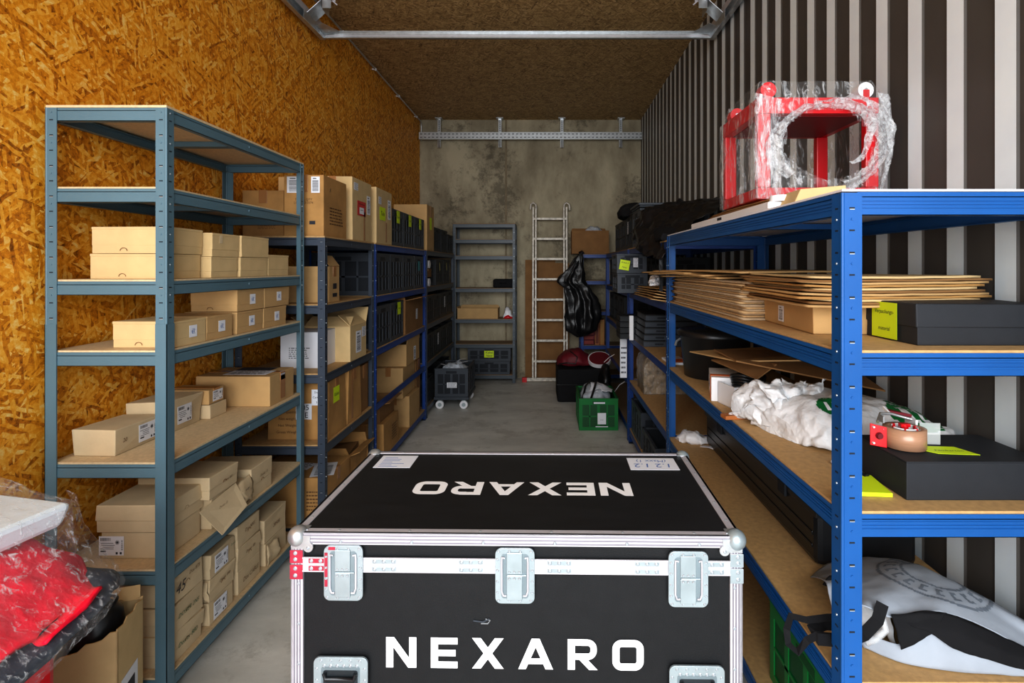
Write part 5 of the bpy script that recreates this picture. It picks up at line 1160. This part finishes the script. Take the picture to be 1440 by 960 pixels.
# ================================================================ flight case
CW, CD, CHH = 1.175, .632, .752
case = thing('flight_case', 'big black flight case with aluminium edges and white NEXARO lettering', 'case', (-.079, 1.425+CD/2, 0), -1.0)
x0, x1, y0, y1 = -CW/2, CW/2, -CD/2, CD/2
ZL = .672      # lid seam
m = MB(); m.box(x0+.006, x1-.006, y0+.006, y1-.006, .125, ZL-.002, M_BLACK); m.build('body_panel', case, .002)
m = MB(); m.box(x0+.006, x1-.006, y0+.006, y1-.006, ZL+.002, CHH-.004, M_BLACK); m.box(x0+.02, x1-.02, y0+.02, y1-.02, CHH-.004, CHH-.001, M_BLACKT); m.build('lid_panel', case, .001)
def extr(a, b, wv, hv, nm):   # ridged edge extrusion
    pass
def rivet(c, n, r=.0045):
    c, n = Vector(c), Vector(n); q = MB(); q.cyl(c, c+n*.0016, r, r*.6, M_RIVET, 10); q.build('rivet', RP[0])
RP = [case]
e = .030
def edge(nm, boxes, bev=.003):
    m = MB()
    for b in boxes:
        w3 = sorted((b[1]-b[0], b[3]-b[2], b[5]-b[4])); m.box(*b, M_GROOVESH if .003 < w3[1] < .0040 else M_ALU)
    return m.build(nm, case, bev)
# top front / back / sides
for s, nm in ((-1, 'front'), (1, 'back')):
    Y = y0 if s < 0 else y1
    ya, yb = sorted((Y-s*.024, Y+s*.002)); yc, yd = sorted((Y-s*.006, Y+s*.002))
    bs = [(x0+.03, x1-.03, ya, yb, CHH-.003, CHH+.001), (x0+.03, x1-.03, yc, yd, CHH-e, CHH+.001)]
    for q_ in (.2, .5, .8):
        yy = sorted((Y+s*.0015, Y+s*.0035)); bs.append((x0+.03, x1-.03, yy[0], yy[1], CHH-e*q_-.0018, CHH-e*q_+.0018))
    edge('edge_trim', bs, .0008)
    for i in range(6):
        xx = x0+.12+i*(CW-.24)/5; rivet((xx, Y-s*.013, CHH+.001), (0,0,1)); rivet((xx+.01, Y+s*.003, CHH-e*.72), (0,s,0))
for s in (-1, 1):
    X = x0 if s < 0 else x1
    xa, xb = sorted((X-s*.024, X+s*.002)); xc, xd = sorted((X-s*.006, X+s*.002))
    edge('edge_trim', [(xa, xb, y0+.03, y1-.03, CHH-.003, CHH+.001), (xc, xd, y0+.03, y1-.03, CHH-e, CHH+.001)], .0008)
    for i in range(5): rivet((X-s*.013, y0+.09+i*(CD-.18)/4, CHH+.001), (0,0,1)); 
# vertical corner posts
for sx in (-1, 1):
    for sy in (-1, 1):
        X, Y = (x0 if sx < 0 else x1), (y0 if sy < 0 else y1)
        xa, xb = sorted((X-sx*.030, X+sx*.002)); ya, yb = sorted((Y-sy*.006, Y+sy*.002))
        bs = [(xa, xb, ya, yb, .15, CHH-.03)]
        xc, xd = sorted((X-sx*.006, X+sx*.002)); yc, yd = sorted((Y-sy*.030, Y+sy*.002)); bs.append((xc, xd, yc, yd, .15, CHH-.03))
        for q_ in (.25, .5, .75):
            xx = X-sx*.030*q_; yy = sorted((Y+sy*.0015, Y+sy*.0035)); bs.append((xx-.0018, xx+.0018, yy[0], yy[1], .15, CHH-.03))
        edge('corner_trim', bs, .0008)
        for i in range(5): rivet((X-sx*.019, Y+sy*.003, .20+i*.105), (0,sy,0))
# seam extrusion with the lid gap
for s in (-1, 1):
    Y = y0 if s < 0 else y1; ya, yb = sorted((Y+s*.001, Y+s*.0045)); yc, yd = sorted((Y+s*.004, Y+s*.006))
    edge('seam_trim', [(x0+.03, x1-.03, ya, yb, ZL+.002, ZL+.018), (x0+.03, x1-.03, ya, yb, ZL-.020, ZL-.0015), (x0+.03, x1-.03, yc, yd, ZL+.014, ZL+.018), (x0+.03, x1-.03, yc, yd, ZL-.020, ZL-.016), (x0+.03, x1-.03, min(ya,yb), max(ya,yb)-.0008, ZL-.003, ZL+.003)], .0005)
    X = x0 if s < 0 else x1; xa, xb = sorted((X+s*.001, X+s*.0045))
    edge('seam_trim', [(xa, xb, y0+.03, y1-.03, ZL+.002, ZL+.018), (xa, xb, y0+.03, y1-.03, ZL-.020, ZL-.0015)], .0005)
# riveted joint plates beside the latches and at the posts
for xx, L_, mm in ((x0+.078, .062, M_PAINTR), (x0+.245, .062, M_ZINC), (-.115, .062, M_ZINC), (.115, .062, M_ZINC), (x1-.245, .062, M_ZINC), (x1-.078, .062, M_ZINC)):
    m = MB()
    for z in (ZL+.0095, ZL-.0105): m.box(xx-L_/2, xx+L_/2, y0-.0066, y0-.0045, z-.006, z+.006, mm)
    m.build('joint_plate', case, .0006)
    for k in (-1, 0, 1):
        for z in (ZL+.0095, ZL-.0105): rivet((xx+k*.024, y0-.0066, z), (0,-1,0), .0052)
for s in (-1, 1):
    X = x0 if s < 0 else x1; m = MB(); xa, xb = sorted((X-s*.031, X+s*.0035))
    for za, zb in ((ZL+.002, ZL+.036), (ZL-.040, ZL-.002)): m.box(xa, xb, y0-.0052, y0-.0035, za, zb, M_PAINTR if s < 0 else M_ZINC)
    m.build('hinge_plate', case, .001)
    for z in (ZL+.012, ZL+.028, ZL-.012, ZL-.03): rivet((X-s*.011, y0-.0052, z), (0,-1,0), .0055)
# ball corners
for sx in (-1, 1):
    for sy in (-1, 1):
        for zz in (CHH-.006, .15):
            X, Y = (x0 if sx < 0 else x1), (y0 if sy < 0 else y1)
            m = MB(); m.sphere((X-sx*.012, Y-sy*.012, zz-.008*(1 if zz > .5 else -1)), .027, M_ZINC if sx > 0 else M_GALV, 20, 12)
            d = -1 if zz > .5 else 1
            # three ears
            m.cyl((X-sx*.045, Y+sy*.003, zz+d*.030), (X-sx*.045, Y+sy*.0055, zz+d*.030), .014, .013, M_GALV, 14)
            m.box(min(X-sx*.05, X), max(X-sx*.05, X), min(Y+sy*.002, Y+sy*.0052), max(Y+sy*.002, Y+sy*.0052), min(zz+d*.034, zz), max(zz+d*.034, zz), M_GALV)
            if zz > .5:
                m.box(min(X-sx*.036, X-sx*.012), max(X-sx*.036, X-sx*.012), min(Y-sy*.036, Y-sy*.012), max(Y-sy*.036, Y-sy*.012), CHH+.0005, CHH+.003, M_GALV)
            m.build('ball_corner', case)
            rivet((X-sx*.045, Y+sy*.0055, zz+d*.032), (0,sy,0), .005)
def rrect(w, h, r, n=6):
    pts = []
    for cx, cz, a0 in ((w/2-r, h/2-r, 0), (-w/2+r, h/2-r, 90), (-w/2+r, -h/2+r, 180), (w/2-r, -h/2+r, 270)):
        for i in range(n+1): a = R(a0+90*i/n); pts.append((cx+r*math.cos(a), cz+r*math.sin(a)))
    return pts
def plate(mb, c, w, h, r, ya, yb, m):   # rounded plate facing -y, ya nearer the viewer
    p = rrect(w, h, r); n = len(p)
    vs = [(c[0]+a, ya, c[1]+b) for a, b in p]+[(c[0]+a, yb, c[1]+b) for a, b in p]
    mb.add(vs, [tuple(range(n))]+[(i, n+i, n+(i+1)%n, (i+1)%n) for i in range(n)], m)
def latch(xc, zc, w=.102, h=.143, paint=False):
    m = MB(); Y = y0-.006
    plate(m, (xc, zc), w, h, .016, Y-.0035, Y+.002, M_ZINC)
    l = m.build('latch', case, .0006); RP[0] = l
    m = MB(); plate(m, (xc, zc), w-.032, h-.028, .008, Y-.0042, Y-.003, mat('latch_dish', (136,150,156), .35, .5)); m.build('dish', l)
    m = MB(); m.box(xc-.021, xc+.019, Y-.007, Y-.004, zc+.006, zc+h/2-.010, M_ZINC); m.box(xc-.021, xc+.019, Y-.0065, Y-.004, zc-h/2+.010, zc+.001, M_ZINC); m.box(xc-.02, xc+.03, Y-.0085, Y-.004, zc+.0015, zc+.005, M_ZINC); m.build('lever', l, .001)
    m = MB()
    for s in (-1, 1):
        xx = xc+s*.030
        m.tube([(xx-s*.004, Y-.006, zc+h/2-.024), (xx+s*.003, Y-.006, zc+h/2-.022), (xx+s*.004, Y-.006, zc+h/2-.034), (xx+s*.004, Y-.006, zc-h/2+.034), (xx, Y-.006, zc-h/2+.022), (xx-s*.008, Y-.006, zc-h/2+.022)], .0028, M_ALU, 6)
    m.build('spring_wire', l)
    for k in range(4):
        for z in (zc+h/2-.008, zc-h/2+.008): rivet((xc-.042+.028*k, Y-.0035, z), (0,-1,0), .0038)
    for k in range(1, 5):
        for s in (-1, 1): rivet((xc+s*(w/2-.006), Y-.0035, zc-h/2+h*k/5), (0,-1,0), .0038)
    for k in range(3):
        for z in (zc+.012, zc-.005): rivet((xc-.014+.013*k, Y-.007, z), (0,-1,0), .0034)
    if paint:
        m = MB(); m.box(xc-w/2+.002, xc-w/2+.010, Y-.0041, Y-.0034, zc-.01, zc+h/2-.018, M_PAINTR); m.box(xc-w/2+.012, xc-w/2+.03, Y-.0041, Y-.0034, zc+h/2-.011, zc+h/2-.003, M_PAINTR); m.box(xc-w/2+.002, xc-w/2+.010, Y-.0041, Y-.0034, zc-.035, zc-.015, M_PAINTR); m.build('red_paint_mark', l)
latch(-.448, .6515, paint=True); latch(-.0, .6485); latch(.448, .644)
def handle(xc, zc, w=.142, h=.13):
    m = MB(); Y = y0-.006
    plate(m, (xc, zc), w, h, .016, Y-.0035, Y+.002, M_ZINC); hd = m.build('recessed_handle', case, .0006); RP[0] = hd
    m = MB(); plate(m, (xc, zc-.006), w-.04, h-.036, .006, Y-.0040, Y-.003, mat('latch_dish', (136,150,156))); plate(m, (xc, zc-.008), w-.052, h-.05, .006, Y-.0048, Y-.004, M_STEELD); m.build('dish', hd)
    m = MB(); m.tube([(xc-w/2+.03, Y-.008, zc+.026), (xc-w/2+.034, Y-.010, zc+.012), (xc+w/2-.034, Y-.010, zc+.012), (xc+w/2-.03, Y-.008, zc+.026)], .006, M_BLKP, 10); m.build('grip', hd)
    for k in range(5): rivet((xc-w/2+.02+k*(w-.04)/4, Y-.0035, zc+h/2-.009), (0,-1,0), .004)
    for k in range(6):
        xx = xc-w/2+.028+k*(w-.056)/5; rivet((xx, Y-.0036, zc+h/2-.022), (0,-1,0), .0045)
    for k in range(3):
        for s in (-1, 1): rivet((xc+s*(w/2-.008), Y-.0035, zc+h/2-.03-.03*k), (0,-1,0), .004)
handle(-.455, .367); handle(.470, .356)
# lettering
GL = {
 'N': (1.0, [[(0,0),(.24,0),(.24,1),(0,1)], [(.76,0),(1,0),(1,1),(.76,1)], [(0,1),(.27,1),(1,0),(.73,0)]]),
 'E': (.88, [[(0,0),(.24,0),(.24,1),(0,1)], [(.2,0),(.88,0),(.88,.22),(.2,.22)], [(.2,.78),(.88,.78),(.88,1),(.2,1)], [(.2,.395),(.82,.395),(.82,.605),(.2,.605)]]),
 'X': (1.04, [[(0,0),(.29,0),(1.04,1),(.75,1)], [(.75,0),(1.04,0),(.29,1),(0,1)]]),
 'A': (1.14, [[(0,0),(.25,0),(.70,1),(.44,1)], [(.89,0),(1.14,0),(.70,1),(.44,1)], [(.26,.17),(.88,.17),(.82,.36),(.32,.36)]]),
 'R': (.98, [[(0,0),(.24,0),(.24,1),(0,1)], [(.2,.79),(.66,.79),(.66,1),(.2,1)], [(.2,.33),(.66,.33),(.66,.54),(.2,.54)], [(.36,.35),(.64,.35),(.98,0),(.70,0)]]),
 'O': (1.02, [])}
def ringpart(cx, cz, w, h, r, t, a0=0, a1=360, n=28):
    out = rrect(w, h, r, 7); inn = rrect(w-2*t, h-2*t, max(r-t, .02), 7); return [(cx+a, cz+b) for a, b in out], [(cx+a, cz+b) for a, b in inn]
def lettering(size, total, origin, U, V, N, name, m_):
    adv = [0]; mb = MB(); word = 'NEXARO'
    gap = (total/size-sum(GL[c][0] for c in word))/5; x = 0
    o, U, V, N = map(Vector, (origin, U, V, N))
    def pt(a, b): return o+U*(x+a)*size+V*b*size
    for c in word:
        mb = MB()
        w_, polys = GL[c]
        for qi, q in enumerate(polys): mb.add([pt(*p)+N*(.0004+.00015*qi) for p in q], [(0,1,2,3)], m_)
        if c == 'O' or c == 'R':
            if c == 'O': A, B = ringpart(.51, .5, 1.02, 1.0, .30, .235)
            else: A, B = ringpart(.55, .665, .80, .67, .30, .21)
            n = len(A)
            for i in range(n):
                k = (i+1) % n
                if c == 'R' and (A[i][0] < .55 and A[k][0] < .55): continue
                mb.add([pt(*A[i])+N*.0012, pt(*A[k])+N*.0012, pt(*B[k])+N*.0012, pt(*B[i])+N*.0012], [(0,1,2,3)], m_)
        x += w_+gap; mb.build('letter_'+c.lower(), case)
    return None
M_LET = mat('white_lettering', (250,250,250), .5, 0, .01)
lettering(.0800, .675, (-.340, y0+.0045, .398), (1,0,0), (0,0,1), (0,-1,0), 'lettering', M_LET)
lettering(.100, .685, (.343, y0+.345, CHH-.0004), (-1,0,0), (0,-1,0), (0,0,1), 'lettering', M_LET)
# papers taped on the lid
m = MB(); zt = CHH; m.box(x0+.055, x0+.185, y1-.165, y1-.045, zt-.001, zt-.0002, M_PAPER)
for i in range(7): m.box(x0+.07, x0+.07+rng.uniform(.03,.09), y1-.155+i*.014, y1-.152+i*.014, zt-.0002, zt, M_INKB)
m.build('paper_label', case)
m = MB(); m.box(x1-.225, x1-.055, y1-.17, y1-.055, zt-.001, zt-.0002, M_PAPER)
m.text('1.2 1.2', .05, (x1-.14, y1-.128, zt+.0001), (-1,0,0), (0,-1,0), M_INKB, .1); m.text('(Maxx 1)', .03, (x1-.14, y1-.085, zt+.0001), (-1,0,0), (0,-1,0), M_INKB, .1); m.build('paper_label', case)
m = MB(); m.ribbon([(-.11,y0+.0042,.523),(-.085,y0+.0042,.520),(-.068,y0+.0042,.528)], .0035, .0006, M_CRATE, (0,-1,0)); m.ribbon([(-.078,y0+.0042,.528),(-.066,y0+.0042,.524),(-.072,y0+.0042,.516),(-.09,y0+.0042,.516)], .003, .0006, mat('scuff', (130,132,134), .7), (0,-1,0)); m.build('scuff_mark', case)
edge('edge_trim', [(x0, x1, y0-.002, y0+.006, .125, .155), (x0, x1, y1-.006, y1+.002, .125, .155)], .001)
for sx in (-1, 1):
    for sy in (-1, 1):
        c = Vector((sx*(CW/2-.11), sy*(CD/2-.09), 0)); m = MB(); m.box(c.x-.05, c.x+.05, c.y-.04, c.y+.04, .119, .125, M_ZINC)
        m.box(c.x-.028, c.x-.024, c.y-.03, c.y+.03, .04, .12, M_ZINC); m.box(c.x+.024, c.x+.028, c.y-.03, c.y+.03, .04, .12, M_ZINC); cs = m.build('caster', case)
        m = MB(); m.cyl(c+Vector((-.02,0,.05)), c+Vector((.02,0,.05)), .05, .05, M_BLKP, 24); m.build('wheel', cs)

# ================================================================ left foreground
# carton with black parts on the floor
t = thing('cardboard_box', 'torn open brown carton on the floor holding black plastic parts', 'box', (-1.337, 1.631, .0005), 15)
hw = .08; m = MB(); hs = {(-1,-1): .335, (1,-1): .40, (1,1): .405, (-1,1): .40}
def wallq(a, b, inx, iny):
    pa, pb = Vector((a[0]*hw, a[1]*hw, 0)), Vector((b[0]*hw, b[1]*hw, 0)); n_ = 8
    for i in range(n_):
        f0, f1 = i/n_, (i+1)/n_; z0_, z1_ = [hs[a]*(1-f)+hs[b]*f+.006*math.sin(f*17+a[0]) for f in (f0, f1)]
        q0, q1 = pa.lerp(pb, f0), pa.lerp(pb, f1); d = Vector((inx, iny, 0))*.004
        m.hexa([q0, q1, q1+d, q0+d, q0+Vector((0,0,z0_)), q1+Vector((0,0,z1_)), q1+d+Vector((0,0,z1_)), q0+d+Vector((0,0,z0_))], M_CARDL)
wallq((-1,-1), (1,-1), 0, 1); wallq((1,-1), (1,1), -1, 0); wallq((1,1), (-1,1), 0, -1); wallq((-1,1), (-1,-1), 1, 0)
m.box(-hw, hw, -hw, hw, 0, .004, M_CARDL); m.build('body', t)
m = MB(); m.slab((-.075,.078,.395), (.075,.078,.40), (.065,.10,.435), (-.05,.10,.43), .004, M_CARDL); m.build('flap', t)
m = MB(); m.box(.0805, .0815, -.06, .04, .10, .24, M_PAPER); m.box(.0815, .082, -.04, .02, .13, .21, M_INK); m.build('paper_label', t)
t = thing('black_plastic_part', 'glossy black moulded part with a grip standing in the torn carton', 'part', (-1.345, 1.628, .006), 15)
m = MB()
m.lathe((0,0,0), [(.0,.0),(.05,.0),(.06,.25),(.066,.37),(.062,.41),(.04,.432),(0,.436)], M_BLKP, 30, 1.05, 1.0); m.build('body', t)
m = MB(); m.tube([(-.02,-.05,.425),(.0,-.045,.445),(.03,-.035,.44),(.04,-.03,.43)], .009, M_BLKP, 12); m.build('grip', t)
m = MB(); m.lathe((.01,.01,.43), [(.038,.0),(.04,.008),(.032,.012),(.028,.008)], M_BLKP, 30); m.build('ring', t)
# wrapped pallet load
t = thing('wrapped_load', 'red cloth and white foam wrapped in clear film at the left edge', 'bundle', (0, 0, 0))
m = MB(); m.box(-1.60, -1.075, .72, 1.20, .0, .70, M_RED); m.build('red_base', t, .02)
m = MB()
loft(m, [[(-1.56,1.27,.72),(-1.25,1.275,.725),(-1.02,1.255,.735),(-.955,1.195,.745)],
         [(-1.56,1.25,.75),(-1.25,1.25,.76),(-1.0,1.20,.765),(-.925,1.165,.752)],
         [(-1.56,.95,.75),(-1.2,.95,.76),(-1.0,.93,.76),(-.90,.90,.745)],
         [(-1.56,.70,.75),(-1.2,.70,.76),(-1.0,.70,.76),(-.88,.66,.745)]], 24, 24, M_NAVY, .006, 10)
m.build('navy_cloth', t, solid=.03)
m = MB()
loft(m, [[(-1.56,1.24,.77),(-1.3,1.245,.78),(-1.08,1.23,.79),(-.99,1.18,.775)],
         [(-1.56,1.20,.90),(-1.3,1.20,.895),(-1.10,1.165,.865),(-.945,1.13,.775)],
         [(-1.56,1.0,.91),(-1.3,1.0,.90),(-1.08,.98,.86),(-.935,.97,.77)],
         [(-1.56,.70,.91),(-1.3,.70,.90),(-1.06,.70,.85),(-.92,.70,.77)]], 60, 40, M_REDC, .013, 11, 3)
m.build('red_cloth', t, solid=.012)
m = MB(); loft(m, [[P(128,822,1.16), P(138,826,1.14), P(146,826,1.13)], [P(100,850,1.10), P(115,850,1.09), P(128,846,1.08)], [P(40,900,1.0),P(55,905,.99),P(66,900,.98)]], 8, 14, M_REDC, .006, 18); m.build('red_cloth_corner', t, solid=.006)
m = MB(); m.hexa([(-1.56,.70,.90),(-1.14,.70,.885),(-1.055,1.19,.885),(-1.56,1.26,.90),(-1.56,.70,.955),(-1.12,.70,.94),(-1.04,1.20,.935),(-1.56,1.28,.955)], M_FOAM); m.build('foam_sheet', t, .012)
m = MB(); m.hexa([(-1.56,.8,.956),(-1.36,.8,.956),(-1.26,1.22,.951),(-1.56,1.25,.956),(-1.56,.8,.975),(-1.36,.8,.975),(-1.27,1.21,.965),(-1.56,1.24,.975)], M_CARDW); m.build('cardboard_sheet', t)
m = MB()
loft(m, [[(-1.57,1.31,.62),(-1.3,1.31,.62),(-1.1,1.27,.62),(-1.03,1.23,.62)],
         [(-1.57,1.29,.90),(-1.3,1.28,.90),(-1.12,1.24,.89),(-1.05,1.205,.89)],
         [(-1.57,1.27,.985),(-1.3,1.25,.98),(-1.12,1.21,.95),(-1.045,1.20,.94)],
         [(-1.57,1.0,.99),(-1.3,1.0,.98),(-1.17,1.0,.955),(-1.08,1.0,.945)],
         [(-1.57,.68,.99),(-1.3,.68,.98),(-1.2,.68,.95),(-1.11,.68,.95)]], 50, 44, M_WRAP2, .004, 20, 7, hard=True)
loft(m, [[(-1.10,1.245,.94),(-1.04,1.195,.94),(-1.07,1.05,.945),(-1.09,.9,.95),(-1.11,.68,.95)],
         [(-1.07,1.25,.87),(-1.025,1.19,.87),(-1.03,1.05,.875),(-1.05,.9,.88),(-1.06,.68,.88)],
         [(-1.05,1.27,.82),(-.975,1.19,.81),(-.955,1.05,.81),(-.95,.9,.81),(-.94,.68,.81)],
         [(-1.02,1.28,.77),(-.915,1.18,.765),(-.895,1.05,.76),(-.885,.9,.755),(-.87,.68,.755)],
         [(-1.02,1.27,.71),(-.93,1.17,.73),(-.91,1.05,.72),(-.90,.9,.71),(-.88,.68,.71)],
         [(-1.08,1.22,.62),(-1.06,1.1,.62),(-1.06,1.0,.62),(-1.06,.9,.62),(-1.06,.68,.62)]], 60, 50, M_WRAP2, .006, 15, 8)
m.build('stretch_film', t)
